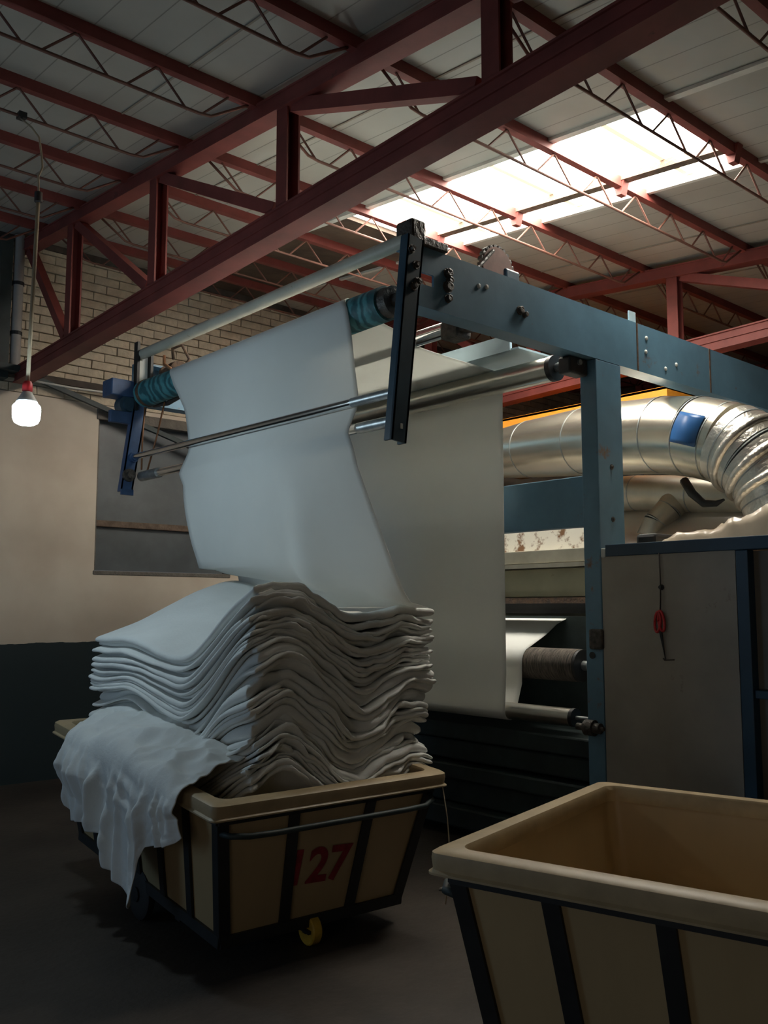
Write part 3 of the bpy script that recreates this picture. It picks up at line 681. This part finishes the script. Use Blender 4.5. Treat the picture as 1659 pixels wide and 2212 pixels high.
# ------------------------------------------------------------------ tubs
def tub(name, loc, rz, tilt, label, a, b_, number=None):
    t = thing(name, loc, label, 'tub', 'wheeled laundry tubs')
    t.rotation_euler = Matrix.Rotation(rz, 4, 'Z').to_3x3().to_4x4().to_euler() if not tilt else (Matrix.Rotation(rz, 4, 'Z') @ Matrix.Rotation(tilt, 4, 'X')).to_euler()
    TP, BT = .735, .19
    def ring(hx, hy, z, r, n=5):
        o = []
        for (cx, cy, a0) in ((hx-r, hy-r, 0), (-hx+r, hy-r, 90), (-hx+r, -hy+r, 180), (hx-r, -hy+r, 270)):
            for k in range(n): q = R(a0+90*k/(n-1)); o.append((cx+r*math.cos(q), cy+r*math.sin(q), z))
        return o
    def loft(rings, closed_bottom=False):
        m = MB(); n = len(rings[0])
        for rg in rings: m.v += rg
        for i in range(len(rings)-1):
            for k in range(n): m.f.append((i*n+k, i*n+(k+1) % n, (i+1)*n+(k+1) % n, (i+1)*n+k))
        if closed_bottom: m.f.append(tuple(range(len(rings)*n-n, len(rings)*n)))
        return m
    ia, ib = a-.055, b_-.055       # wall top, outside
    ba, bb = a-.15, b_-.15         # bottom
    body = loft([ring(ba, bb, BT, .05), ring(ba+(ia-ba)*.5, bb+(ib-bb)*.5, BT+(TP-BT)*.5, .05), ring(ia, ib, TP, .05), ring(ia+.004, ib+.004, TP+.03, .05),
                 ring(ia-.012, ib-.012, TP+.03, .045), ring(ia-.016, ib-.016, TP, .045), ring(ba-.012, bb-.012, BT+.02, .045)], True)
    n = 20; body.f.append(tuple(range(n))[::-1])
    body.build('body', 'tub_plastic', t, smooth='auto', local=True)
    rim = loft([ring(ia-.020, ib-.020, .742, .045), ring(ia-.022, ib-.022, .785, .045), ring(ia-.012, ib-.012, .8, .05), ring(a-.014, b_-.014, .8, .035), ring(a-.002, b_-.002, .792, .035), ring(a, b_, .775, .035),
                ring(a-.003, b_-.003, .745, .035), ring(a+.006, b_+.006, .738, .035), ring(a+.006, b_+.006, .732, .035), ring(a-.03, b_-.03, .735, .04), ring(ia+.003, ib+.003, .738, .045)])
    rim.build('rim', 'tub_rim', t, smooth='auto', local=True)
    # black angle-iron cradle
    def wallp(fx, fy, z):      # point on the outer wall surface at height z
        s_ = (z-BT)/(TP-BT); return Vector((fx*(ba+(ia-ba)*s_+.008), fy*(bb+(ib-bb)*s_+.008), z))
    for sx in (-1, 1):
        for sy in (-1, 1):
            m = MB(); p0 = wallp(sx, sy, BT-.03); p1 = wallp(sx, sy, TP-.01)
            m.bar(p0+Vector((-sx*.022, 0, 0)), p1+Vector((-sx*.022, 0, 0)), .052, .01, (0, sy, 0))
            m.bar(p0+Vector((0, -sy*.022, 0)), p1+Vector((0, -sy*.022, 0)), .052, .01, (sx, 0, 0))
            m.build('corner_post', 'black_steel', t, local=True)
    for sy in (-1, 1):
        for f in (-.36, .36):
            m = MB(); m.bar(wallp(f, sy, BT-.03), wallp(f, sy, TP-.01), .052, .012, (0, sy, 0)); m.build('strap', 'black_steel', t, local=True)
    for sx in (-1, 1):
        for f in (-.67, -.335, 0, .335, .67):
            m = MB(); m.bar(wallp(sx, f, BT-.03), wallp(sx, f, TP-.01), .052, .012, (sx, 0, 0)); m.build('strap', 'black_steel', t, local=True)
    for z, e_ in ((TP-.018, 0), (BT-.01, 0)):
        m = MB(); q = [wallp(-1, -1, z), wallp(1, -1, z), wallp(1, 1, z), wallp(-1, 1, z)]
        for k in range(4): m.bar(q[k], q[(k+1) % 4], .02, .03 if z > .5 else .05)
        m.build('band', 'black_steel', t, local=True)
    m = MB()
    for f in (-.5, 0, .5): m.box(-ba, ba, f*bb-.025, f*bb+.025, BT-.06, BT-.03)
    m.box(-.03, .03, -bb, bb, BT-.07, BT-.03); m.build('under_frame', 'black_steel', t, local=True)
    # push handles at both short ends
    for sy in (-1, 1):
        z = .665; w0 = wallp(1, sy, z); m = MB()
        hy = abs(w0.y); hx = abs(w0.x)
        pts = [(-hx+.01, sy*hy, z), (-hx+.03, sy*(hy+.05), z), (-hx+.10, sy*(hy+.085), z), (-hx+.22, sy*(hy+.095), z), (hx-.22, sy*(hy+.095), z), (hx-.10, sy*(hy+.085), z), (hx-.03, sy*(hy+.05), z+.012), (hx-.01, sy*hy, z+.035)]
        m.tube(pts, .0125, 10); m.build('handle', 'machine_dark', t, smooth=True, local=True)
    for sx in (-1, 1):
        wheel = MB().lathe((sx*(a-.155), 0, .12), (1, 0, 0), [(-.025, .05), (-.024, .105), (-.015, .12), (.015, .12), (.024, .105), (.025, .05)], 24).build('wheel', 'rubber', t, smooth='auto', local=True)
        MB().lathe((sx*(a-.155), 0, .12), (1, 0, 0), [(-.035, .02), (-.034, .035), (.034, .035), (.035, .02)], 12).build('hub', 'black_steel', wheel, local=True)
    for sy in (-1, 1):
        zc = .066 + abs(tilt)*.80
        m = MB().lathe((-.02, sy*(b_-.16), zc), (1, 0, .0), [(-.026, .02), (-.025, .06), (-.019, .066), (.019, .066), (.025, .06), (.026, .02)], 22)
        wh = m.build('caster', 'yellow_wheel', t, smooth='auto', local=True)
        m = MB(); m.box(-.055, -.048, sy*(b_-.16)-.012, sy*(b_-.16)+.012, zc-.01, BT-.05).box(.008, .015, sy*(b_-.16)-.012, sy*(b_-.16)+.012, zc-.01, BT-.05).box(-.06, .02, sy*(b_-.16)-.045, sy*(b_-.16)+.045, BT-.06, BT-.045)
        m.build('fork', 'black_steel', wh, local=True)
    if number:
        cu = bpy.data.curves.new('number', 'FONT'); cu.body = number; cu.size = .225; cu.align_x = 'CENTER'; cu.align_y = 'CENTER'; cu.offset = .006; cu.extrude = .0006
        ob = bpy.data.objects.new('tmp', cu); COL.objects.link(ob)
        dg = bpy.context.evaluated_depsgraph_get(); me = bpy.data.meshes.new_from_object(ob.evaluated_get(dg)); bpy.data.objects.remove(ob)
        o = bpy.data.objects.new('number_print', me); COL.objects.link(o); me.materials.clear(); me.materials.append(MATS['red_ink']); o.parent = t
        zc = .43; p = wallp(0, -1, zc); sl = math.atan2((ib-bb), (TP-BT))
        o.location = (-.035, p.y+.004, zc); o.rotation_euler = (math.pi/2+sl, R(3), 0); o.scale = (1.0, 1.0, 1)
        tag(o, 'red painted number 127')
    return t
TA, TB_ = .63, .96
tub1 = tub('laundry_tub', (2.6505, 4.255, 0), -R(3.0), math.atan(.08/.96), 'cream plastic tub with red number 127, piled high with folded white cloth', TA, TB_, '127')
tub2 = tub('laundry_tub', (2.803-.0, 1.186, 0), R(13.9), 0, 'empty cream plastic tub with black steel straps in the right foreground', .66, 1.0)

# ------------------------------------------------------------------ pile of folded cloth
def tps(pts):
    pts = np.array(pts, float); n = len(pts); X = pts[:, :2]
    d = np.linalg.norm(X[:, None]-X[None], axis=2); K = np.where(d > 0, d**2*np.log(np.maximum(d, 1e-9)), 0) + np.eye(n)*1e-3
    A = np.zeros((n+3, n+3)); A[:n, :n] = K; A[:n, n] = 1; A[:n, n+1:] = X; A[n, :n] = 1; A[n+1:, :n] = X.T
    wv = np.linalg.solve(A, np.r_[pts[:, 2], 0, 0, 0])
    def f(x, y):
        d = np.hypot(x-X[:, 0], y-X[:, 1]); k = np.where(d > 0, d**2*np.log(np.maximum(d, 1e-9)), 0)
        return float(k @ wv[:n] + wv[n] + wv[n+1]*x + wv[n+2]*y)
    return f
TOP = tps([(2.25, 3.42, 1.625), (2.36, 3.40, 1.665), (2.55, 3.40, 1.62), (2.70, 3.40, 1.52), (2.83, 3.40, 1.472), (3.0, 3.40, 1.49), (3.10, 3.42, 1.515), (3.33, 3.42, 1.505),
           (2.23, 3.60, 1.52), (2.22, 3.80, 1.38), (2.22, 3.98, 1.30), (2.22, 4.25, 1.285), (2.22, 4.55, 1.34), (2.22, 4.82, 1.345), (2.22, 5.0, 1.33),
           (2.55, 5.02, 1.46), (2.85, 5.02, 1.60), (3.1, 5.02, 1.68), (3.33, 5.0, 1.66), (2.6, 4.3, 1.40), (2.9, 4.3, 1.50), (3.3, 4.3, 1.52), (2.6, 3.8, 1.46), (2.9, 3.8, 1.46), (3.3, 3.8, 1.48)])
def mid(x, y): return TOP(x, y)
pile = thing('cloth_pile', (2.75, 4.25, .62), 'tall wavy pile of folded white cloth filling the tub', 'cloth pile')
NL = 34
def spaced(L_, n):
    e = [0, .0025, .007, .013, .021, .034, .055]
    inner = list(np.linspace(.055, L_-.055, n)[1:-1])
    return e + inner + [L_-q for q in e[::-1]]
rng = random.Random(5)
tks = np.cumsum([rng.choice([.6, .7, .8, 1.0, 1.2, 1.5, 2.1, .6]) for _ in range(NL)]); tks = tks/tks[-1]
def hz(x, y, t):
    T = TOP(x, y); m_ = 1.46
    base = .60 + (m_-.60)*t + .06*(y-4.2)*(1-t)
    sag = -.10*(1-t)*math.exp(-((x-2.86)/.2)**2)*math.exp(-max(0, y-3.4)/.35) + .05*(1-t)*math.exp(-((x-2.42)/.1)**2)*math.exp(-max(0, y-3.4)/.3)
    kink = .03*math.sin(t*9+2)*math.exp(-((x-2.3)/.12)**2-((y-3.45)/.12)**2)
    grp = .030*math.sin(y*6.3+t*6.5+.8)*math.exp(-abs(x-2.25)/.4)*min(1, (y-3.35)/.3) + .020*math.sin(x*9-t*7+1.5)*math.exp(-max(0, y-3.4)/.3)
    val = -.045*math.exp(-((y-3.98)/.2)**2)*math.exp(-abs(x-2.22)/.35)
    return base + (T-m_)*(.85+.15*t) + sag + kink + grp*math.sin(math.pi*min(1, t)) + val*(1-.6*t)
for k in range(NL):
    t1 = tks[k]; t0 = tks[k-1] if k else 0
    sd = rng.random()*100; sd2 = k*.22
    j0, j1, j2, j3 = [rng.uniform(-.020, .020) for _ in range(4)]
    if rng.random() < .25: j0 += rng.uniform(.015, .04)
    if rng.random() < .3: j2 += rng.uniform(.015, .05)
    x0, x1, y0, y1 = 2.225+j0, 3.325+j1, 3.40+j2, 5.03+j3
    x1 -= .06*math.exp(-((t1-.35)/.15)**2)
    U = spaced(x1-x0, 34); V = spaced(y1-y0, 46)
    NX, NY = len(U)-1, len(V)-1
    amp_r = rng.uniform(.4, 1.3)
    T_, B_ = [], []
    for i in range(NX+1):
        u = U[i]/(x1-x0); rt, rb = [], []
        for j in range(NY+1):
            v = V[j]/(y1-y0)
            ex0 = .012*mnoise.noise(Vector((v*4, sd2, 0)))+.004*mnoise.noise(Vector((v*14, sd, 4)))
            ey0 = amp_r*(.050*mnoise.noise(Vector((u*6, sd2*1.3, 30)))+.022*mnoise.noise(Vector((u*17, sd, 2))))
            ex1 = .045*mnoise.noise(Vector((v*6, sd2*1.4, 20)))+.02*mnoise.noise(Vector((v*15, sd, 21)))
            x = x0+U[i]+ex0*(1-u)**3+ex1*u**3; y = y0+V[j]+ey0*(1-v)**4
            edge = min(U[i], x1-x0-U[i], V[j], y1-y0-V[j])
            ruf = math.exp(-V[j]/.09); ruf2 = math.exp(-(x1-x0-U[i])/.10)
            wob = .030*amp_r*ruf*mnoise.noise(Vector((u*8, sd2*1.2, 7)))+.012*ruf*mnoise.noise(Vector((u*22, sd, 9)))+.022*ruf2*mnoise.noise(Vector((v*9, sd2, 17)))
            wob += .006*mnoise.noise(Vector((x*5, y*5, sd)))+.010*mnoise.noise(Vector((x*3, y*4, sd2*2)))
            z_t = hz(x, y, t1); z_b = hz(x, y, t0)
            th = max(.014, (z_t-z_b)*1.04); zm = (z_t+z_b)/2+wob
            rr = min(.05, th*.62); q = max(0, 1-edge/rr); pr = math.sqrt(max(0, 1-q*q))
            rt.append((x, y, zm+th/2*pr)); rb.append((x, y, zm-th/2*pr))
        T_.append(rt); B_.append(rb)
    b = MB(); b.grid([r_[::-1] for r_ in T_]); b.grid(B_)
    o = b.build('fold', 'cloth_fold', pile, smooth=True)
    bmod = o.modifiers.new('weld', 'WELD'); bmod.merge_threshold = .0004

# ------------------------------------------------------------------ loose cloth hanging over the tub's side
yk = [3.49, 3.53, 3.62, 3.73, 3.80, 3.83, 3.88, 3.92, 4.0, 4.09, 4.2, 4.26, 4.33, 4.45, 4.62, 4.73, 4.80]
zk = [.56, .535, .50, .482, .46, .40, .21, .17, .20, .255, .30, .335, .43, .445, .435, .46, .52]
def zbot(y): return float(np.interp(y, yk, zk))
RIDGES = []
_r = random.Random(11)
for q_ in range(15):
    RIDGES.append((3.53+q_*.087+_r.uniform(-.025, .025), _r.uniform(-.05, .10), _r.uniform(.016, .032), _r.uniform(.02, .06), _r.uniform(0, .25)))
dr = MB(); P = []; NU, NV = 170, 90
for i in range(NU+1):
    u = i/NU; y = 3.49 + u*(4.80-3.49)
    xr_ = 1.968 + (y-3.33)*.052; zr_ = .722 + .08*(y-3.33)/.96
    row = []
    zb_ = zbot(y)
    hump = .055*math.sin(max(0, min(1, (y-3.55)/1.25))*math.pi) + .03*mnoise.noise(Vector((y*5, 1, 0)))
    for j in range(NV+1):
        v = j/NV
        if v < .34:       # lies from the pile out to the rim
            q = v/.34; x = 2.30-(2.30-(xr_+.03))*q; z = (zr_+.10+hump)*(1-q)+(zr_+.035+hump*.8)*q + .03*math.sin(q*math.pi)
            z += .05*(.3-abs(mnoise.noise(Vector((x*6+y*2, y*5, 2)))))+.03*(.3-abs(mnoise.noise(Vector((x*14+y*5, y*10, 5)))))
        elif v < .44:
            q = (v-.34)/.10; a_ = q*math.pi/2
            x = xr_+.03-.075*math.sin(a_); z = zr_-.03+(.065+hump*.8)*math.cos(a_)
            z += (1-q)*(.05*(.3-abs(mnoise.noise(Vector((x*6+y*2, y*5, 2)))))+.03*(.3-abs(mnoise.noise(Vector((x*14+y*5, y*10, 5))))))
        else:
            q = (v-.44)/.56; ztop = zr_-.03
            z = ztop*(1-q)+zb_*q
            x = xr_-.045+.03*q
        fall = max(0, (v-.30)/.70)
        f_ = 0
        for (ry, rs, rw, ra, rf_) in RIDGES:
            f_ += ra*math.exp(-((y-ry-rs*fall)/(rw*(.6+.7*fall)))**2)*max(0, min(1, (fall-rf_)/.18))
        f_ += .05*abs(mnoise.noise(Vector((y*5+fall*.9, fall*1.6, 8))))+.022*abs(mnoise.noise(Vector((y*13, fall*5, 3))))
        f_ += .016*math.exp(-((y-4.03)/.11)**2)*math.sin(fall*46+y*16)*max(0, min(1, (fall-.12)/.1, (.52-fall)/.1))
        bulge = .075*math.exp(-((y-4.62)/.22)**2)*math.sin(min(1, fall*1.35)*math.pi)-.03*math.exp(-((y-4.2)/.12)**2)*math.sin(min(1, fall*1.2)*math.pi)
        x -= min(1, fall*2.2)*(f_*.72+.008+bulge*.7)
        yy = y + .02*fall*math.sin(y*9+fall*4)
        row.append((x, yy, z))
    P.append(row)
dr.grid(P)
dro = dr.build('draped_cloth', 'cloth_fold', None, smooth=True, solid=.004)
tag(dro, 'crumpled loose white cloth hanging over the side of the full tub', 'cloth')
th_ = MB().tube([(3.21, 3.235, .69), (3.235, 3.22, .5), (3.23, 3.2, .34), (3.21, 3.19, .22), (3.17, 3.17, .12)], .003, 5).build('loose_thread', 'cord_beige', None, smooth=True)
tag(th_, 'loose thread dangling from the corner of the full tub', 'thread')

# ------------------------------------------------------------------ cabinet beside the machine
cb = thing('control_cabinet', (4.8, 2.2, 0), 'dirty white panelled cabinet with dark blue frame beside the machine', 'cabinet')
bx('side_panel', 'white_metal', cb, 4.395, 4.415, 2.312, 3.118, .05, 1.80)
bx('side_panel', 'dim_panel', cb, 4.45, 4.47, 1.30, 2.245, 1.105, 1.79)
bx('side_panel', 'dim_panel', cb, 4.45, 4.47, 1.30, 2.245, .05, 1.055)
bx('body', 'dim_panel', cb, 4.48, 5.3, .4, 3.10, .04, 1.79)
bx('top_rail', 'cabinet_blue', cb, 4.385, 4.47, .4, 3.085, 1.795, 1.862, bevel=.004)
bx('upright', 'cabinet_blue', cb, 4.385, 4.45, 2.24, 2.305, 0, 1.794, bevel=.004)
bx('upright', 'cabinet_blue', cb, 4.385, 4.45, 1.24, 1.30, 0, 1.794, bevel=.004)
bx('mid_rail', 'cabinet_blue', cb, 4.40, 4.45, 1.301, 2.239, 1.06, 1.10, bevel=.003)
bx('corner_chip', 'pale_plate', cb, 4.388, 4.412, 3.09, 3.118, 1.79, 1.845, bevel=.006)
MB().lathe((4.394, 2.735, 1.615), (-1, 0, 0), [(0, .016), (.004, .016), (.0041, .009), (.02, .009)], 10).build('knob', 'black_steel', cb)
bx('dark_box', 'black_steel', cb, 4.70, 4.95, 2.95, 3.09, 1.80, 1.94, bevel=.02)
# scissors on a string
sc_ = thing('scissors', (4.385, 2.745, 1.2), 'red-handled scissors hanging on a string against the white cabinet', 'scissors')
def loop(cy, cz, ry, rz_, rot, n=18):
    o = []
    for k in range(n+1):
        a_ = 2*math.pi*k/n; y = ry*math.cos(a_); z = rz_*math.sin(a_); o.append((4.381, cy+y*math.cos(rot)-z*math.sin(rot), cz+y*math.sin(rot)+z*math.cos(rot)))
    return o
MB().tube(loop(2.758, 1.43, .017, .055, .10), .0075, 7).build('handle', 'red_plastic', sc_, smooth=True)
MB().tube(loop(2.735, 1.435, .017, .055, -.14), .0075, 7).build('handle', 'red_plastic', sc_, smooth=True)
MB().add([(4.379, 2.752, 1.385), (4.379, 2.735, 1.385), (4.379, 2.718, 1.23), (4.385, 2.752, 1.385), (4.385, 2.735, 1.385), (4.385, 2.718, 1.23)], [(0,1,2),(5,4,3),(0,3,4,1),(1,4,5,2),(2,5,3,0)]).build('blade', 'black_steel', sc_)
MB().add([(4.386, 2.758, 1.385), (4.386, 2.742, 1.385), (4.386, 2.724, 1.24), (4.391, 2.758, 1.385), (4.391, 2.742, 1.385), (4.391, 2.724, 1.24)], [(0,1,2),(5,4,3),(0,3,4,1),(1,4,5,2),(2,5,3,0)]).build('blade', 'dull_steel', sc_)
MB().tube([(4.382, 2.742, 1.47), (4.38, 2.735, 1.55), (4.381, 2.733, 1.66), (4.383, 2.738, 1.80)], .004, 6).build('string', 'cord_dark', sc_, smooth=True)
hk = MB().tube([(4.39, 2.735, 1.235), (4.378, 2.72, 1.228), (4.38, 2.69, 1.230), (4.382, 2.665, 1.232)], .004, 6).build('wire_hook', 'cord_dark', None, smooth=True); tag(hk, 'bent wire hook under the scissors on the cabinet', 'hook')
# crumpled film lying on the cabinet top
P = []
for i in range(40):
    row = []
    for j in range(70):
        x = 4.50+i*.0135; y = .6+j*(2.93-.6)/69
        e_ = min(1, i/4, (39-i)/4, (69-j)/6)
        z = 1.80 + e_*(.10+.06*abs(mnoise.noise(Vector((x*6, y*4, 1))))+.05*abs(mnoise.noise(Vector((x*13, y*11, 4))))+.11*max(0, min(1, (2.55-y)/.35)))
        row.append((x, y, z))
    P.append(row)
fm = MB().grid(P).build('plastic_film', 'plastic_film', None, smooth=True, solid=.002); tag(fm, 'crumpled beige plastic film lying on top of the cabinet', 'plastic film')
cbk = MB().tube([(4.75, 2.50, 1.93), (4.8, 2.44, 1.98), (4.9, 2.36, 2.08), (5.0, 2.30, 2.16), (5.1, 2.2, 2.22), (5.3, 1.9, 2.25)], .009, 8).build('black_cable', 'cord_dark', None, smooth=True); tag(cbk, 'black cable rising from the film on the cabinet', 'cable')

# ------------------------------------------------------------------ dryer behind
dy = thing('cloth_dryer', (6.5, 4.3, 0), 'large cloth dryer body with cream and stainless panels behind the blue post', 'machine')
bx('body', 'dryer_steel', dy, 5.36, 8.5, .3, 5.95, .02, 1.93)
bx('cream_panel', 'dryer_cream', dy, 5.30, 5.36, 3.62, 5.95, 1.585, 1.79, bevel=.005)
bx('ledge', 'dryer_steel', dy, 5.22, 5.36, 3.62, 5.95, 1.795, 1.825)
bx('ledge', 'dryer_steel', dy, 5.26, 5.36, 3.62, 5.95, 1.83, 1.925, bevel=.005)
bx('peeling_panel', 'dryer_peel', dy, 5.33, 5.37, 3.62, 5.95, 1.93, 2.10)
bx('dark_strip', 'rusty', dy, 5.26, 5.35, 3.62, 5.95, 1.53, 1.58)
bx('lower_strip', 'dull_steel', dy, 5.20, 5.35, 3.62, 5.95, 1.49, 1.525)
st = MB().add([(5.55, .3, 1.935), (5.55, 5.95, 1.935), (5.98, .3, 2.24), (5.98, 5.95, 2.24), (6.25, .3, 2.33), (6.25, 5.95, 2.33), (8.4, .3, 2.33), (8.4, 5.95, 2.33), (8.4, .3, 1.935), (8.4, 5.95, 1.935)],
              [(0,2,3,1),(2,4,5,3),(4,6,7,5),(6,8,9,7),(0,8,6,4,2),(1,3,5,7,9)]).build('stainless_hood', 'stainless', dy)
bx('blue_edge', 'pale_blue', dy, 5.97, 6.03, .3, 5.95, 2.262, 2.31)

# ducts
def duct(name, pts, rads, label, m, rings, caps=True):
    t = thing(name, pts[0], label, 'duct')
    pts = [Vector(p) for p in pts]
    # resample with Catmull-Rom
    Q = []; RQ = []
    for i in range(len(pts)-1):
        p0 = pts[max(0, i-1)]; p1 = pts[i]; p2 = pts[i+1]; p3 = pts[min(len(pts)-1, i+2)]
        for k in range(6):
            s_ = k/6; Q.append(.5*((2*p1)+(p2-p0)*s_+(2*p0-5*p1+4*p2-p3)*s_*s_+(3*p1-p0-3*p2+p3)*s_**3)); RQ.append(rads[i]*(1-s_)+rads[i+1]*s_)
    Q.append(pts[-1]); RQ.append(rads[-1])
    cuts = [0]+rings+[len(Q)-1]
    for a_, b_ in zip(cuts[:-1], cuts[1:]):
        # straight gore between two seams
        MB().tube([Q[a_], Q[b_]], [RQ[a_], RQ[b_]], 40).build('segment', m, t, smooth='auto')
    for c in rings:
        d = (Q[min(c+1, len(Q)-1)]-Q[c-1]).normalized()
        MB().tube([Q[c]-d*.004, Q[c]+d*.004], [RQ[c]+.0025]*2, 40).build('seam', 'dull_steel', t, smooth='auto')
    return t, Q, RQ
dt, DQ, DRR = duct('main_duct', [(6.0, 5.9, 2.84), (5.9, 5.3, 2.822), (5.8, 4.76, 2.80), (5.65, 4.17, 2.757), (5.5, 3.68, 2.70), (5.41, 3.25, 2.650), (5.36, 3.0, 2.59), (5.33, 2.795, 2.515)],
                   [.19, .20, .235, .255, .26, .262, .262, .258], 'big shiny round metal duct passing behind the blue post', 'aluminium', [6, 12, 19, 24, 29, 35, 40])
# flexible end bending down to the right, taped rings
fp = [(5.33, 2.795, 2.515), (5.32, 2.71, 2.46), (5.31, 2.63, 2.39), (5.31, 2.56, 2.31), (5.30, 2.50, 2.22), (5.30, 2.46, 2.11), (5.30, 2.44, 2.0)]
ft, FQ, FR = duct('flexible_duct', fp, [.262, .262, .255, .25, .245, .24, .24], 'taped corrugated metal elbow at the end of the big duct', 'foil_tape', [4, 8, 12, 16, 20, 24, 28, 32])
for c in (8, 16, 24):
    d = (FQ[c+1]-FQ[c-1]).normalized(); MB().tube([FQ[c]-d*.03, FQ[c]-d*.012, FQ[c]+d*.012, FQ[c]+d*.03], [FR[c]+.004, FR[c]+.02, FR[c]+.02, FR[c]+.004], 40).build('tape_ring', 'foil_tape', ft, smooth=True)
# blue patch stuck on the duct
pt = MB(); P = []
c0, c1 = DQ[35], DQ[40]
d = (c1-c0).normalized(); sd = d.cross(Vector((0, 0, 1))).normalized(); upv = sd.cross(d)
out = -1 if sd.dot(Vector((0, 0, 1.5))-c0) < 0 and False else 1
tocam = (Vector((0, 0, 1.5))-c0).normalized()
if sd.dot(tocam) < 0: sd = -sd
for k in range(9):
    a_ = R(-12+44*k/8)
    P.append([c0+d*s_*(c1-c0).length+(sd*math.cos(a_)+upv*math.sin(a_))*.266 for s_ in (.02, .5, .98)])
pt.grid(P).build('blue_patch', 'blue_tape', dt, smooth=True, solid=.003)
l2, _, _ = duct('lower_duct', [(6.2, 5.6, 2.43), (6.02, 4.4, 2.40), (5.98, 3.9, 2.37), (5.93, 3.4, 2.31), (5.90, 2.9, 2.25)], [.13, .135, .135, .135, .135], 'lower dull metal duct under the big duct', 'aluminium_dull', [6, 12, 18])
l3, _, _ = duct('branch_duct', [(5.93, 3.52, 2.31), (5.85, 3.56, 2.20), (5.78, 3.62, 2.11), (5.74, 3.66, 2.0)], [.105, .10, .095, .095], 'short angled branch duct dropping from the lower duct', 'aluminium_dull', [6, 12])
stp = MB().tube([(5.62, 3.30, 2.37), (5.58, 3.22, 2.27), (5.55, 3.12, 2.19), (5.53, 3.02, 2.18), (5.52, 2.96, 2.20)], [.03, .03, .026, .02, .008], 8).build('loose_strap', 'black_steel', None, smooth=True); tag(stp, 'black rubber strap end hanging under the big duct', 'strap')
ob_ = MB().box(6.4, 6.46, 3.88, 8.0, 3.14, 3.26).box(6.46, 9.5, 3.88, 3.94, 3.14, 3.26).box(6.4, 9.5, 3.88, 8.0, 3.24, 3.262).build('gantry_frame', 'orange_paint'); tag(ob_, 'orange painted steel gantry frame above the big duct', 'gantry')
yl = MB().tube([(7.2, 3.2, 3.47), (6.9, 1.5, 3.35)], .012, 8).build('yellow_hose', 'yellow_wheel', None, smooth=True); tag(yl, 'thin yellow hose strung across behind the blue beam', 'hose')

# scraps of lint on the floor
for k, (x, y, lb) in enumerate(((3.60, 3.62, 'small white lint scrap on the floor beside the empty tub rim'), (3.56, 3.30, 'tiny white lint scrap on the floor between the two tubs'))):
    b = MB(); P = []
    for i in range(7):
        row = []
        for j in range(7):
            a_ = i/6*2-1; c_ = j/6*2-1; r_ = max(0, 1-(a_*a_+c_*c_)*.6)
            row.append((x+a_*.016+.01*mnoise.noise(Vector((i*.7, j*.7, k))), y+c_*.014+.01*mnoise.noise(Vector((i*.6, j*.8, k+5))), .004+.018*r_*(.6+.6*abs(mnoise.noise(Vector((i*.9, j*.9, k+9)))))))
        P.append(row)
    tag(b.grid(P).build('lint_scrap', 'lint', None, smooth=True, solid=.003), lb, 'lint')
